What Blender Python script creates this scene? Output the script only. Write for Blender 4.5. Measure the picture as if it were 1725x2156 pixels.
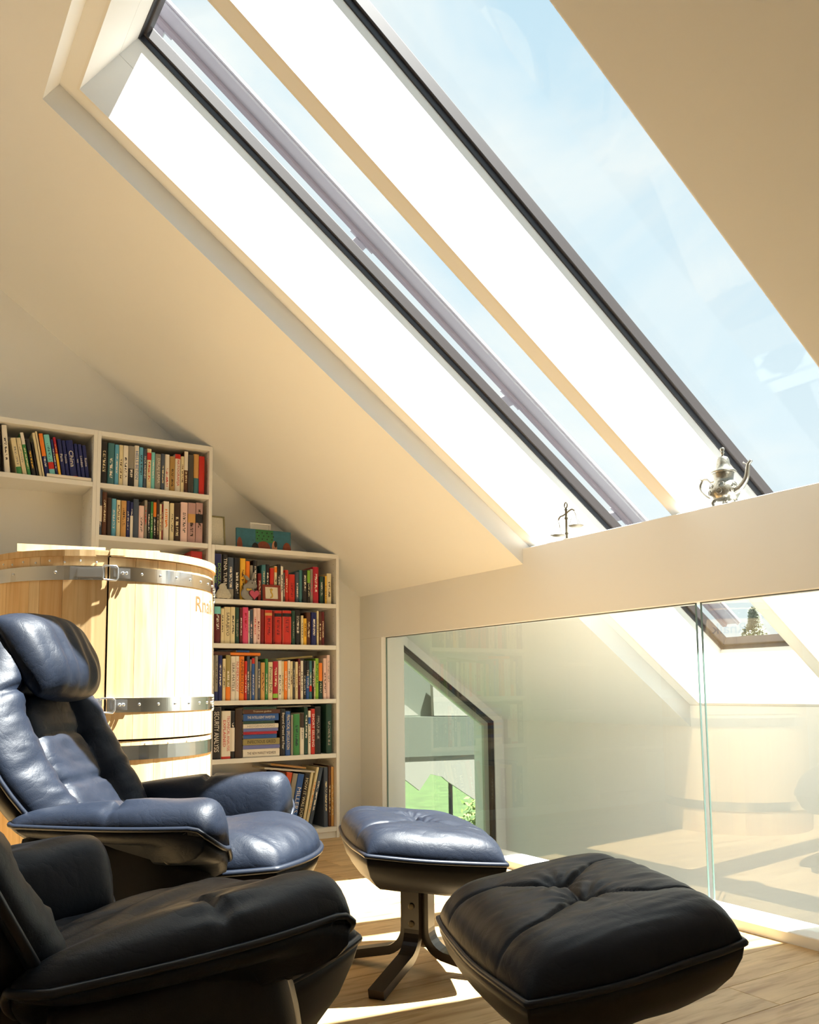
import bpy, bmesh, math, random
from mathutils import Vector, Matrix, noise
PI = math.pi
scene = bpy.context.scene
for o in list(bpy.data.objects):
    bpy.data.objects.remove(o)
COL = scene.collection

# ------------------------------------------------------------------ camera
cam_d = bpy.data.cameras.new('camera')
cam = bpy.data.objects.new('camera', cam_d)
COL.objects.link(cam)
cam_d.sensor_fit = 'VERTICAL'
cam_d.sensor_height = 24.0
cam_d.lens = 1826.2 / 2156.0 * 24.0
cam_d.shift_y = (1262.46 - 1078.0) / 2156.0
cam_d.clip_start = 0.02
cam_d.clip_end = 500
yaw, pit, rol = 0.5592, 0.1035, -0.0111
_r = Vector((math.cos(yaw), -math.sin(yaw), 0))
_w = Vector((math.sin(yaw) * math.cos(pit), math.cos(yaw) * math.cos(pit), math.sin(pit)))
_u = _r.cross(_w)
_r2 = _r * math.cos(rol) + _u * math.sin(rol)
_u2 = _u * math.cos(rol) - _r * math.sin(rol)
M3 = Matrix((_r2, _u2, -_w)).transposed()
cam.matrix_world = Matrix.Translation((0, 0, 0.9083)) @ M3.to_4x4()
scene.camera = cam

# ------------------------------------------------------------------ light
scene.view_settings.view_transform = 'Standard'
scene.view_settings.look = 'None'
scene.view_settings.gamma = 1.0
scene.view_settings.use_curve_mapping = False
scene.view_settings.exposure = EXPOSURE = 1.5

world = bpy.data.worlds.new('sky')
scene.world = world
world.use_nodes = True
nt = world.node_tree
nt.nodes.clear()
N = nt.nodes.new
L = nt.links.new
tc = N('ShaderNodeTexCoord')
sep = N('ShaderNodeSeparateXYZ')
L(tc.outputs['Generated'], sep.inputs[0])
ramp = N('ShaderNodeValToRGB')
ramp.color_ramp.elements[0].position = 0.0
ramp.color_ramp.elements[0].color = (0.86, 0.94, 0.97, 1)
ramp.color_ramp.elements[1].position = 0.9
ramp.color_ramp.elements[1].color = (0.50, 0.75, 0.92, 1)
L(sep.outputs['Z'], ramp.inputs[0])
mp = N('ShaderNodeMapping')
mp.inputs['Scale'].default_value = (1.0, 1.0, 1.6)
L(tc.outputs['Generated'], mp.inputs[0])
cn = N('ShaderNodeTexNoise')
cn.inputs['Scale'].default_value = 3.2
cn.inputs['Detail'].default_value = 7
cn.inputs['Roughness'].default_value = 0.55
cn.inputs['Distortion'].default_value = 0.4
L(mp.outputs[0], cn.inputs[0])
cr = N('ShaderNodeValToRGB')
cr.color_ramp.elements[0].position = 0.42
cr.color_ramp.elements[0].color = (0, 0, 0, 1)
cr.color_ramp.elements[1].position = 0.68
cr.color_ramp.elements[1].color = (1, 1, 1, 1)
L(cn.outputs[0], cr.inputs[0])
cm = N('ShaderNodeMix')
cm.data_type = 'RGBA'
L(cr.outputs[0], cm.inputs[0])
L(ramp.outputs[0], cm.inputs[6])
cm.inputs[7].default_value = (0.95, 0.97, 0.95, 1)
bg = N('ShaderNodeBackground')
bg.inputs['Strength'].default_value = 0.37
L(cm.outputs[2], bg.inputs['Color'])
wo = N('ShaderNodeOutputWorld')
L(bg.outputs[0], wo.inputs[0])

sun_d = bpy.data.lights.new('sun', 'SUN')
sun_d.energy = 14.0
sun_d.angle = math.radians(0.6)
sun_d.color = (1.0, 0.99, 0.96)
sun = bpy.data.objects.new('sun', sun_d)
COL.objects.link(sun)
SUN_DIR = Vector((0.37, -0.24, 1.0)).normalized()
sun.rotation_euler = SUN_DIR.to_track_quat('Z', 'Y').to_euler()
sun.location = SUN_DIR * 30

# ------------------------------------------------------------------ helpers
def lin(c):
    return tuple(((v / 255.0) / 12.92 if v / 255.0 <= 0.04045 else ((v / 255.0 + 0.055) / 1.055) ** 2.4) for v in c[:3])

def link(o, parent=None):
    COL.objects.link(o)
    if parent is not None:
        o.parent = parent
    return o

def mesh(name, verts, faces, mat=None, parent=None, smooth=False, loc=None):
    me = bpy.data.meshes.new(name)
    me.from_pydata([tuple(v) for v in verts], [], faces)
    me.update()
    if smooth:
        me.polygons.foreach_set('use_smooth', [True] * len(me.polygons))
    if mat:
        me.materials.append(mat)
    o = bpy.data.objects.new(name, me)
    if loc:
        o.location = loc
    return link(o, parent)

def bm_obj(name, bm, mat, parent=None, smooth=False, loc=None):
    me = bpy.data.meshes.new(name)
    bmesh.ops.recalc_face_normals(bm, faces=bm.faces[:])
    bm.to_mesh(me)
    bm.free()
    if smooth:
        me.polygons.foreach_set('use_smooth', [True] * len(me.polygons))
    if mat:
        me.materials.append(mat)
    o = bpy.data.objects.new(name, me)
    if loc:
        o.location = loc
    return link(o, parent)

def hexa(bm, c):
    """c: 8 points, bottom ring 0-3, top ring 4-7"""
    v = [bm.verts.new(p) for p in c]
    for f in ((0, 3, 2, 1), (4, 5, 6, 7), (0, 1, 5, 4), (1, 2, 6, 5), (2, 3, 7, 6), (3, 0, 4, 7)):
        bm.faces.new([v[i] for i in f])
    return v

def bxc(x0, x1, y0, y1, z0, z1):
    return [(x0, y0, z0), (x1, y0, z0), (x1, y1, z0), (x0, y1, z0), (x0, y0, z1), (x1, y0, z1), (x1, y1, z1), (x0, y1, z1)]

def box(name, x0, x1, y0, y1, z0, z1, mat, parent=None, bevel=0.0, seg=1, smooth=False):
    bm = bmesh.new()
    hexa(bm, bxc(x0, x1, y0, y1, z0, z1))
    if bevel:
        bmesh.ops.bevel(bm, geom=bm.edges[:], offset=bevel, segments=seg, affect='EDGES', profile=0.5)
    return bm_obj(name, bm, mat, parent, smooth)

def boxes(name, lst, mat, parent=None):
    bm = bmesh.new()
    for b in lst:
        hexa(bm, bxc(*b))
    return bm_obj(name, bm, mat, parent)

def sweep(bm, pts, rad, n=8, closed=False, flat=None, up0=None):
    """tube along pts; rad number or list; flat=(w,h) gives a rectangular section"""
    pts = [Vector(p) for p in pts]
    m = len(pts)
    rr = rad if isinstance(rad, (list, tuple)) else [rad] * m
    rings = []
    prev = None
    for i in range(m):
        a = pts[i - 1] if (i > 0 or closed) else pts[i]
        b = pts[(i + 1) % m] if (i < m - 1 or closed) else pts[i]
        t = (b - a).normalized()
        if prev is None:
            up = Vector(up0) if up0 else (Vector((0, 0, 1)) if abs(t.z) < 0.9 else Vector((1, 0, 0)))
        else:
            up = prev
        nrm = (up - t * up.dot(t))
        if nrm.length < 1e-6:
            nrm = t.orthogonal()
        nrm.normalize()
        prev = nrm
        bn = t.cross(nrm)
        if flat:
            w, h = flat
            ring = [pts[i] + bn * (sx * w / 2) + nrm * (sy * h / 2) for sx, sy in ((-1, -1), (1, -1), (1, 1), (-1, 1))]
        else:
            ring = [pts[i] + (nrm * math.cos(2 * PI * k / n) + bn * math.sin(2 * PI * k / n)) * rr[i] for k in range(n)]
        rings.append([bm.verts.new(p) for p in ring])
    k = len(rings[0])
    for i in range(m if closed else m - 1):
        A, B = rings[i], rings[(i + 1) % m]
        for j in range(k):
            bm.faces.new((A[j], A[(j + 1) % k], B[(j + 1) % k], B[j]))
    if not closed:
        bm.faces.new(rings[0][::-1])
        bm.faces.new(rings[-1])

def tube(name, pts, rad, mat, parent=None, n=8, closed=False, flat=None, smooth=True, up0=None):
    bm = bmesh.new()
    sweep(bm, pts, rad, n, closed, flat, up0)
    return bm_obj(name, bm, mat, parent, smooth and not flat)

def lathe_bm(bm, prof, n=32, c=(0, 0, 0)):
    rings = []
    for r, z in prof:
        rings.append([bm.verts.new((c[0] + r * math.cos(2 * PI * k / n), c[1] + r * math.sin(2 * PI * k / n), c[2] + z)) for k in range(n)])
    for A, B in zip(rings[:-1], rings[1:]):
        for j in range(n):
            bm.faces.new((A[j], A[(j + 1) % n], B[(j + 1) % n], B[j]))
    if prof[0][0] > 1e-5:
        bm.faces.new(rings[0][::-1])
    if prof[-1][0] > 1e-5:
        bm.faces.new(rings[-1])

def lathe(name, prof, mat, parent=None, n=32, c=(0, 0, 0), smooth=True):
    bm = bmesh.new()
    lathe_bm(bm, prof, n, c)
    return bm_obj(name, bm, mat, parent, smooth)

def prism(name, poly, axis, a0, a1, mat, parent=None):
    """extrude a 2D polygon. axis 'y': poly in (x,z); axis 'z': poly in (x,y); axis 'x': poly in (y,z)"""
    def P(p, a):
        return {'y': (p[0], a, p[1]), 'z': (p[0], p[1], a), 'x': (a, p[0], p[1])}[axis]
    bm = bmesh.new()
    A = [bm.verts.new(P(p, a0)) for p in poly]
    B = [bm.verts.new(P(p, a1)) for p in poly]
    n = len(poly)
    bm.faces.new(A)
    bm.faces.new(B[::-1])
    for i in range(n):
        bm.faces.new((A[i], A[(i + 1) % n], B[(i + 1) % n], B[i]))
    return bm_obj(name, bm, mat, parent)

def empty(name, loc=(0, 0, 0), rz=0.0):
    o = bpy.data.objects.new(name, None)
    o.empty_display_size = 0.1
    o.location = loc
    o.rotation_euler = (0, 0, rz)
    return link(o)

def tag(o, label=None, cat=None, group=None, kind=None):
    if label: o['label'] = label
    if cat: o['category'] = cat
    if group: o['group'] = group
    if kind: o['kind'] = kind
    return o

def struct(o, label=None):
    o['kind'] = 'structure'
    if label: o['label'] = label
    return o

FONT_CACHE = {}
def text_mesh(name, txt, size_h, width_max, mat, parent, matrix, depth=0.0006):
    """flat lettering as a mesh; centred at the matrix origin, reading along local +x, facing local +z"""
    cu = bpy.data.curves.new(name, 'FONT')
    cu.body = txt
    cu.align_x = 'CENTER'
    cu.align_y = 'CENTER'
    cu.size = 1.0
    cu.resolution_u = 2
    cu.extrude = 0.0
    tmp = bpy.data.objects.new(name, cu)
    COL.objects.link(tmp)
    dg = bpy.context.evaluated_depsgraph_get()
    me = bpy.data.meshes.new_from_object(tmp.evaluated_get(dg))
    bpy.data.objects.remove(tmp)
    bpy.data.curves.remove(cu)
    xs = [v.co.x for v in me.vertices] or [0, 1]
    ys = [v.co.y for v in me.vertices] or [0, 1]
    w, h = max(xs) - min(xs), max(ys) - min(ys)
    cx, cy = (max(xs) + min(xs)) / 2, (max(ys) + min(ys)) / 2
    sx = width_max / w
    sy = size_h / h
    sx = min(sx, sy * 1.25)
    sy = min(sy, sx * 1.6)
    for v in me.vertices:
        v.co = matrix @ Vector(((v.co.x - cx) * sx, (v.co.y - cy) * sy, depth))
    me.materials.clear()
    me.materials.append(mat)
    me.name = name
    o = bpy.data.objects.new(name, me)
    return link(o, parent)

# ------------------------------------------------------------------ materials
def new_mat(name):
    m = bpy.data.materials.new(name)
    m.use_nodes = True
    b = m.node_tree.nodes['Principled BSDF']
    return m, m.node_tree, b

def mat_plain(name, col, rough=0.5, metal=0.0, spec=0.5, noise_amt=0.0, nscale=30, bump=0.0, bscale=200, coat=0.0):
    m, t, b = new_mat(name)
    b.inputs['Base Color'].default_value = (*col, 1)
    b.inputs['Roughness'].default_value = rough
    b.inputs['Metallic'].default_value = metal
    b.inputs['Specular IOR Level'].default_value = spec
    b.inputs['Coat Weight'].default_value = coat
    tcn = t.nodes.new('ShaderNodeTexCoord')
    if noise_amt:
        nz = t.nodes.new('ShaderNodeTexNoise')
        nz.inputs['Scale'].default_value = nscale
        nz.inputs['Detail'].default_value = 5
        t.links.new(tcn.outputs['Object'], nz.inputs['Vector'])
        mx = t.nodes.new('ShaderNodeMix')
        mx.data_type = 'RGBA'
        t.links.new(nz.outputs[0], mx.inputs[0])
        mx.inputs[6].default_value = (*[c * (1 - noise_amt) for c in col], 1)
        mx.inputs[7].default_value = (*[min(1, c * (1 + noise_amt)) for c in col], 1)
        t.links.new(mx.outputs[2], b.inputs['Base Color'])
    if bump:
        n2 = t.nodes.new('ShaderNodeTexNoise')
        n2.inputs['Scale'].default_value = bscale
        n2.inputs['Detail'].default_value = 3
        t.links.new(tcn.outputs['Object'], n2.inputs['Vector'])
        bp = t.nodes.new('ShaderNodeBump')
        bp.inputs['Strength'].default_value = bump
        bp.inputs['Distance'].default_value = 0.001
        t.links.new(n2.outputs[0], bp.inputs['Height'])
        t.links.new(bp.outputs[0], b.inputs['Normal'])
    return m

def mat_wood(name, c0, c1, rough, stretch, knots=True, tint=0.25, spec=0.4, grain=1.0):
    """grain stretched along one axis, shifted and tinted per object"""
    m, t, b = new_mat(name)
    Nn, Ll = t.nodes.new, t.links.new
    tcn = Nn('ShaderNodeTexCoord')
    oi = Nn('ShaderNodeObjectInfo')
    ml = Nn('ShaderNodeMath'); ml.operation = 'MULTIPLY'; ml.inputs[1].default_value = 37.0
    Ll(oi.outputs['Random'], ml.inputs[0])
    ad = Nn('ShaderNodeVectorMath'); ad.operation = 'ADD'
    Ll(tcn.outputs['Object'], ad.inputs[0])
    Ll(ml.outputs[0], ad.inputs[1])
    mpn = Nn('ShaderNodeMapping')
    mpn.inputs['Scale'].default_value = stretch
    Ll(ad.outputs[0], mpn.inputs[0])
    n1 = Nn('ShaderNodeTexNoise')
    n1.inputs['Scale'].default_value = 1.0
    n1.inputs['Detail'].default_value = 8
    n1.inputs['Roughness'].default_value = 0.62
    n1.inputs['Distortion'].default_value = 1.2
    Ll(mpn.outputs[0], n1.inputs['Vector'])
    rp = Nn('ShaderNodeValToRGB')
    rp.color_ramp.elements[0].position = 0.3
    rp.color_ramp.elements[0].color = (*c0, 1)
    rp.color_ramp.elements[1].position = 0.62
    rp.color_ramp.elements[1].color = (*c1, 1)
    Ll(n1.outputs[0], rp.inputs[0])
    # fine dark grain lines
    n2 = Nn('ShaderNodeTexNoise')
    n2.inputs['Scale'].default_value = 4.0
    n2.inputs['Detail'].default_value = 4
    n2.inputs['Distortion'].default_value = 0.6
    Ll(mpn.outputs[0], n2.inputs['Vector'])
    r2 = Nn('ShaderNodeValToRGB')
    r2.color_ramp.elements[0].position = 0.33
    r2.color_ramp.elements[0].color = (0.72, 0.64, 0.52, 1)
    r2.color_ramp.elements[1].position = 0.5
    r2.color_ramp.elements[1].color = (1, 1, 1, 1)
    Ll(n2.outputs[0], r2.inputs[0])
    mu = Nn('ShaderNodeMix'); mu.data_type = 'RGBA'; mu.blend_type = 'MULTIPLY'
    mu.inputs[0].default_value = grain
    Ll(rp.outputs[0], mu.inputs[6])
    Ll(r2.outputs[0], mu.inputs[7])
    hs = Nn('ShaderNodeHueSaturation')
    mr = Nn('ShaderNodeMapRange')
    mr.inputs['To Min'].default_value = 1 - tint
    mr.inputs['To Max'].default_value = 1 + tint
    Ll(oi.outputs['Random'], mr.inputs[0])
    Ll(mr.outputs[0], hs.inputs['Value'])
    Ll(mu.outputs[2], hs.inputs['Color'])
    Ll(hs.outputs[0], b.inputs['Base Color'])
    b.inputs['Roughness'].default_value = rough
    b.inputs['Specular IOR Level'].default_value = spec
    bp = Nn('ShaderNodeBump')
    bp.inputs['Strength'].default_value = 0.15
    bp.inputs['Distance'].default_value = 0.002
    Ll(n2.outputs[0], bp.inputs['Height'])
    Ll(bp.outputs[0], b.inputs['Normal'])
    return m

def mat_glass(name, tint, ior=1.5, boost=1.0):
    """thin architectural pane: clear with Fresnel mirror reflection"""
    m = bpy.data.materials.new(name)
    m.use_nodes = True
    t = m.node_tree
    t.nodes.clear()
    Nn, Ll = t.nodes.new, t.links.new
    tr = Nn('ShaderNodeBsdfTransparent'); tr.inputs[0].default_value = (*tint, 1)
    gl = Nn('ShaderNodeBsdfGlossy'); gl.inputs['Roughness'].default_value = 0.0
    gl.inputs[0].default_value = (1, 1, 1, 1)
    fr = Nn('ShaderNodeFresnel')
    ge = Nn('ShaderNodeNewGeometry')
    mi = Nn('ShaderNodeMapRange')          # same reflectance on both faces of the sheet
    mi.inputs['To Min'].default_value = ior
    mi.inputs['To Max'].default_value = 1.0 / ior
    Ll(ge.outputs['Backfacing'], mi.inputs[0])
    Ll(mi.outputs[0], fr.inputs[0])
    ms = Nn('ShaderNodeMath'); ms.operation = 'MULTIPLY'; ms.inputs[1].default_value = boost; ms.use_clamp = True
    Ll(fr.outputs[0], ms.inputs[0])
    mx = Nn('ShaderNodeMixShader')
    Ll(ms.outputs[0], mx.inputs[0]); Ll(tr.outputs[0], mx.inputs[1]); Ll(gl.outputs[0], mx.inputs[2])
    ou = Nn('ShaderNodeOutputMaterial')
    Ll(mx.outputs[0], ou.inputs[0])
    return m

M = {}
M['paint'] = mat_plain('wall_paint', (0.88, 0.875, 0.85), 0.85, spec=0.2, noise_amt=0.012, nscale=2.0, bump=0.08, bscale=300)
M['white'] = mat_plain('white_lacquer', (0.86, 0.84, 0.80), 0.6, spec=0.3)
M['shelf'] = mat_plain('shelf_white', (0.84, 0.82, 0.77), 0.55, spec=0.3, noise_amt=0.01, nscale=3)
M['oak'] = mat_wood('oak_floor', (0.44, 0.268, 0.118), (0.65, 0.45, 0.22), 0.42, (1.1, 9.0, 9.0), tint=0.10)
M['pine'] = mat_wood('barrel_pine', (0.62, 0.37, 0.155), (0.76, 0.54, 0.275), 0.6, (14.0, 14.0, 0.8), tint=0.10, grain=0.45)
M['frame_dark'] = mat_plain('window_frame_dark', (0.030, 0.030, 0.036), 0.35, spec=0.5)
M['frame_brown'] = mat_plain('window_sash_brown', (0.055, 0.046, 0.044), 0.4, spec=0.4)
M['rail'] = mat_plain('awning_rail_mauve', (0.60, 0.56, 0.60), 0.5)
M['rail_lip'] = mat_plain('awning_rail_lip', (0.44, 0.37, 0.40), 0.5)
M['sash_grey'] = mat_plain('grey_green_sash', (0.42, 0.46, 0.37), 0.6)
M['void_floor'] = mat_plain('lower_floor_tile', (0.55, 0.53, 0.49), 0.7, noise_amt=0.05, nscale=4)
M['gasket'] = mat_plain('gasket_grey', (0.10, 0.11, 0.10), 0.6)
M['pane'] = mat_glass('skylight_pane', (0.97, 0.985, 0.98), 1.45, 0.15)
M['railing_glass'] = mat_glass('railing_glass', (0.90, 0.93, 0.90), 1.5, 1.5)
M['glass_edge'] = mat_plain('glass_edge_green', (0.16, 0.24, 0.21), 0.2)
M['win_pane'] = mat_glass('gable_pane', (0.86, 0.90, 0.85), 1.5, 1.6)
M['steel'] = mat_plain('polished_steel', (0.78, 0.78, 0.77), 0.12, metal=1.0)
M['zinc'] = mat_plain('zinc_plated_steel', (0.70, 0.72, 0.74), 0.28, metal=1.0)
M['silver'] = mat_plain('engraved_silver', (0.30, 0.28, 0.23), 0.3, metal=0.85, noise_amt=0.5, nscale=140, bump=0.9, bscale=120)
M['silver_smooth'] = mat_plain('plain_silver', (0.30, 0.28, 0.235), 0.28, metal=0.9)
M['brass'] = mat_plain('aged_brass', (0.10, 0.078, 0.040), 0.5, metal=0.2)
M['leather'] = mat_plain('navy_leather', (0.0085, 0.0125, 0.0225), 0.47, spec=0.24, noise_amt=0.25, nscale=8, bump=0.35, bscale=420)
def add_creases(m, scale, strength):
    t = m.node_tree
    b = t.nodes['Principled BSDF']
    old = b.inputs['Normal'].links[0].from_socket
    tcn = t.nodes.new('ShaderNodeTexCoord')
    n0 = t.nodes.new('ShaderNodeTexNoise'); n0.inputs['Scale'].default_value = scale * 0.4
    t.links.new(tcn.outputs['Object'], n0.inputs['Vector'])
    va = t.nodes.new('ShaderNodeVectorMath'); va.operation = 'MULTIPLY_ADD'
    va.inputs[1].default_value = (0.12, 0.12, 0.12)
    t.links.new(n0.outputs['Color'], va.inputs[0]); t.links.new(tcn.outputs['Object'], va.inputs[2])
    vo = t.nodes.new('ShaderNodeTexNoise'); vo.inputs['Scale'].default_value = scale
    vo.inputs['Detail'].default_value = 3
    t.links.new(va.outputs[0], vo.inputs['Vector'])
    s1 = t.nodes.new('ShaderNodeMath'); s1.operation = 'SUBTRACT'; s1.inputs[1].default_value = 0.5
    t.links.new(vo.outputs[0], s1.inputs[0])
    s2 = t.nodes.new('ShaderNodeMath'); s2.operation = 'ABSOLUTE'
    t.links.new(s1.outputs[0], s2.inputs[0])
    s3 = t.nodes.new('ShaderNodeMath'); s3.operation = 'POWER'; s3.inputs[1].default_value = 0.6
    t.links.new(s2.outputs[0], s3.inputs[0])
    bp = t.nodes.new('ShaderNodeBump')
    bp.inputs['Strength'].default_value = strength
    bp.inputs['Distance'].default_value = 0.012
    t.links.new(s3.outputs[0], bp.inputs['Height'])
    t.links.new(old, bp.inputs['Normal'])
    t.links.new(bp.outputs[0], b.inputs['Normal'])
add_creases(M['leather'], 16.0, 0.13)
M['piping'] = mat_plain('leather_piping', (0.010, 0.014, 0.024), 0.38, spec=0.4)
M['shell'] = mat_plain('chair_shell_leather', (0.011, 0.0105, 0.011), 0.45, spec=0.3, bump=0.2, bscale=400)
M['pine_pale'] = mat_wood('barrel_pine_pale', (0.74, 0.52, 0.27), (0.82, 0.63, 0.38), 0.6, (14.0, 14.0, 0.8), tint=0.06, grain=0.4)
M['burnt'] = mat_plain('burnt_wood', (0.17, 0.085, 0.028), 0.8)
M['olive_gold'] = mat_plain('olive_gold_frame', (0.20, 0.18, 0.08), 0.45, noise_amt=0.3, nscale=60)
M['document'] = mat_plain('handwritten_document', (0.62, 0.60, 0.52), 0.9, noise_amt=0.25, nscale=160)
M['p_teal'] = mat_plain('painted_teal', (0.03, 0.14, 0.20), 0.6, noise_amt=0.3, nscale=30)
M['p_green'] = mat_plain('painted_green', (0.03, 0.17, 0.06), 0.6, noise_amt=0.3, nscale=40)
M['p_red'] = mat_plain('painted_red_brown', (0.22, 0.05, 0.025), 0.6, noise_amt=0.4, nscale=60)
M['p_dark'] = mat_plain('painted_black', (0.012, 0.012, 0.014), 0.5)
M['p_skin'] = mat_plain('painted_tan', (0.50, 0.24, 0.14), 0.6)
M['furry'] = mat_plain('pale_plush', (0.50, 0.47, 0.38), 0.95, noise_amt=0.25, nscale=90, bump=0.8, bscale=260)
M['rabbit'] = mat_plain('grey_rabbit', (0.26, 0.25, 0.23), 0.8, noise_amt=0.2, nscale=60)
M['heart'] = mat_plain('pink_heart', (0.50, 0.07, 0.13), 0.5)
M['heart_dark'] = mat_plain('dark_heart_border', (0.14, 0.02, 0.03), 0.5)
M['yellow_plain'] = mat_plain('yellow_paint', (0.62, 0.42, 0.08), 0.6)
M['redwood'] = mat_plain('red_wood', (0.24, 0.03, 0.015), 0.4)
M['redbox'] = mat_plain('red_card', (0.45, 0.02, 0.02), 0.5)
M['darkwood'] = mat_plain('dark_stained_wood', (0.016, 0.010, 0.007), 0.3, spec=0.45, noise_amt=0.3, nscale=12)
M['black_metal'] = mat_plain('black_metal', (0.02, 0.02, 0.02), 0.35, metal=0.6)
M['grass'] = mat_plain('lawn_grass', (0.040, 0.072, 0.016), 0.9, noise_amt=0.6, nscale=2.2)
M['outside_white'] = mat_plain('outside_white_render', (0.30, 0.29, 0.25), 0.9)
M['roofing'] = mat_plain('dark_roof_tile', (0.06, 0.06, 0.065), 0.8, noise_amt=0.2, nscale=6)
M['outside_grey'] = mat_plain('outside_grey_green_render', (0.12, 0.135, 0.105), 0.9)
# ================================================================== the setting
XB, YG, ZC = 2.852, 5.200, 1.546          # railing plane, gable wall, ceiling height at the railing
ALPHA = math.radians(35.415)
CA, SA = math.cos(ALPHA), math.sin(ALPHA)
Y0, XL, XK = -2.8, -3.6, 4.075            # front wall, left wall, knee wall
YS1, YS2 = 3.448, 1.488                   # skylight opening in the ceiling
YR1, YR2 = 3.373, 1.563                   # deep reveal
YM1, YM2 = 2.506, 2.430                   # rafter between the two windows
N1, N2 = 0.104, 0.483
ST0, ST1, SB = -2.905, -2.828, 1.409
SRIDGE = (-0.8 - XB) / CA

def sp(s, y, n):
    return (XB + s * CA + n * SA, y, ZC - s * SA + n * CA)

def sbox_pts(s0, s1, y0, y1, n0, n1):
    return [sp(s0, y0, n0), sp(s1, y0, n0), sp(s1, y1, n0), sp(s0, y1, n0), sp(s0, y0, n1), sp(s1, y0, n1), sp(s1, y1, n1), sp(s0, y1, n1)]

def sbox(name, s0, s1, y0, y1, n0, n1, mat, parent=None, bevel=0.0, seg=1):
    bm = bmesh.new()
    hexa(bm, sbox_pts(s0, s1, y0, y1, n0, n1))
    if bevel:
        bmesh.ops.bevel(bm, geom=bm.edges[:], offset=bevel, segments=seg, affect='EDGES', profile=0.5)
    return bm_obj(name, bm, mat, parent)

# --- floor with oak boards
floor = struct(box('floor', XL - 0.1, 2.99, Y0 - 0.1, YG + 0.05, -0.30, -0.018, M['darkwood']))
random.seed(5)
BW = 0.178
ncut = 0
row = 0
y = YG - 0.001
bm_cache = {}
while y > Y0:
    x = 2.835
    first = random.uniform(0.5, 2.0)
    ln = first
    while x > XL:
        xa = max(XL, x - ln)
        L_ = round(x - xa, 3)
        y1, y0 = y, max(Y0, y - BW)
        b = bmesh.new()
        hexa(b, bxc(-L_ / 2 + 0.0006, L_ / 2 - 0.0006, -(y1 - y0) / 2 + 0.0006, (y1 - y0) / 2 - 0.0006, -0.018, 0.0))
        top = [e for e in b.edges if all(v.co.z > -0.001 for v in e.verts)]
        bmesh.ops.bevel(b, geom=top, offset=0.0012, segments=1, affect='EDGES')
        bm_obj('oak_board', b, M['oak'], floor, loc=((x + xa) / 2, (y0 + y1) / 2, 0))
        x = xa
        ln = random.uniform(1.7, 2.2)
    y -= BW
# --- void below the loft
struct(box('floor_lower', XL - 0.1, XK + 0.3, Y0 - 0.1, YG + 0.3, -1.40, -1.25, M['void_floor']))  # height raised so sunlight bounces up onto the knee wall
# --- gable wall with the trapezoid window opening
bm = bmesh.new()
def xz_prism(bm, poly, y0, y1):
    A = [bm.verts.new((p[0], y0, p[1])) for p in poly]
    B = [bm.verts.new((p[0], y1, p[1])) for p in poly]
    n = len(poly)
    bm.faces.new(A); bm.faces.new(B[::-1])
    for i in range(n):
        bm.faces.new((A[i], A[(i + 1) % n], B[(i + 1) % n], B[i]))
def zr_(x):                                  # just below the outer roof skin
    return (ZC + (XB - x) * SA / CA + 0.30) if x > -0.8 else (ZC + (XB + 0.8) * SA / CA + 0.30 - (-0.8 - x) * SA / CA)
xz_prism(bm, [(XL - 0.3, -2.7), (3.0, -2.7), (3.0, zr_(3.0)), (-0.8, zr_(-0.8)), (XL - 0.3, zr_(XL - 0.3))], YG, YG + 0.26)
xz_prism(bm, [(3.988, -2.7), (XK + 0.35, -2.7), (XK + 0.35, zr_(XK + 0.35)), (3.988, zr_(3.988))], YG, YG + 0.26)
xz_prism(bm, [(3.0, 1.370), (3.988, 0.667), (3.988, zr_(3.988)), (3.0, zr_(3.0))], YG, YG + 0.26)
xz_prism(bm, [(3.0, -2.7), (3.988, -2.7), (3.988, -0.9), (3.0, -0.9)], YG, YG + 0.26)
struct(bm_obj('wall_back', bm, M['paint']))
struct(prism('wall_front', [(XL - 0.3, -2.7), (XK + 0.35, -2.7), (XK + 0.35, zr_(XK + 0.35)), (-0.8, zr_(-0.8)), (XL - 0.3, zr_(XL - 0.3))], 'y', Y0 - 0.25, Y0, M['paint']))
struct(box('wall_left', XL - 0.3, XL, Y0 - 0.2, YG + 0.2, -2.7, 2.6, M['paint']))
# knee wall beyond the void
struct(prism('wall_right', [(XK, -2.7), (XK + 0.35, -2.7), (XK + 0.35, 0.55), (XK + 0.012, 0.800), (XK, 0.800)], 'y', Y0 - 0.2, YG + 0.2, M['paint']))
# --- sloped ceiling: lower board layer and the thick roof above it, with the stepped skylight opening
bm = bmesh.new()
SE = 2.0
hexa(bm, sbox_pts(SRIDGE, SE, YS1, YG + 0.1, 0, N1))
hexa(bm, sbox_pts(SRIDGE, SE, Y0 - 0.1, YS2, 0, N1))
hexa(bm, sbox_pts(SRIDGE, ST0, YS2, YS1, 0, N1))
hexa(bm, sbox_pts(SRIDGE, SE, YR1 + 0.012, YG + 0.26, N1, N2 + 0.06))
hexa(bm, sbox_pts(SRIDGE, SE, Y0 - 0.2, YR2 - 0.012, N1, N2 + 0.06))
hexa(bm, sbox_pts(SRIDGE, ST1 - 0.012, YR2 - 0.012, YR1 + 0.012, N1, N2 + 0.06))
hexa(bm, sbox_pts(SB + 0.012, SE + 0.4, YR2 - 0.012, YR1 + 0.012, N1, N2 + 0.06))
struct(bm_obj('ceiling', bm, M['paint']))
bm = bmesh.new()
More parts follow.
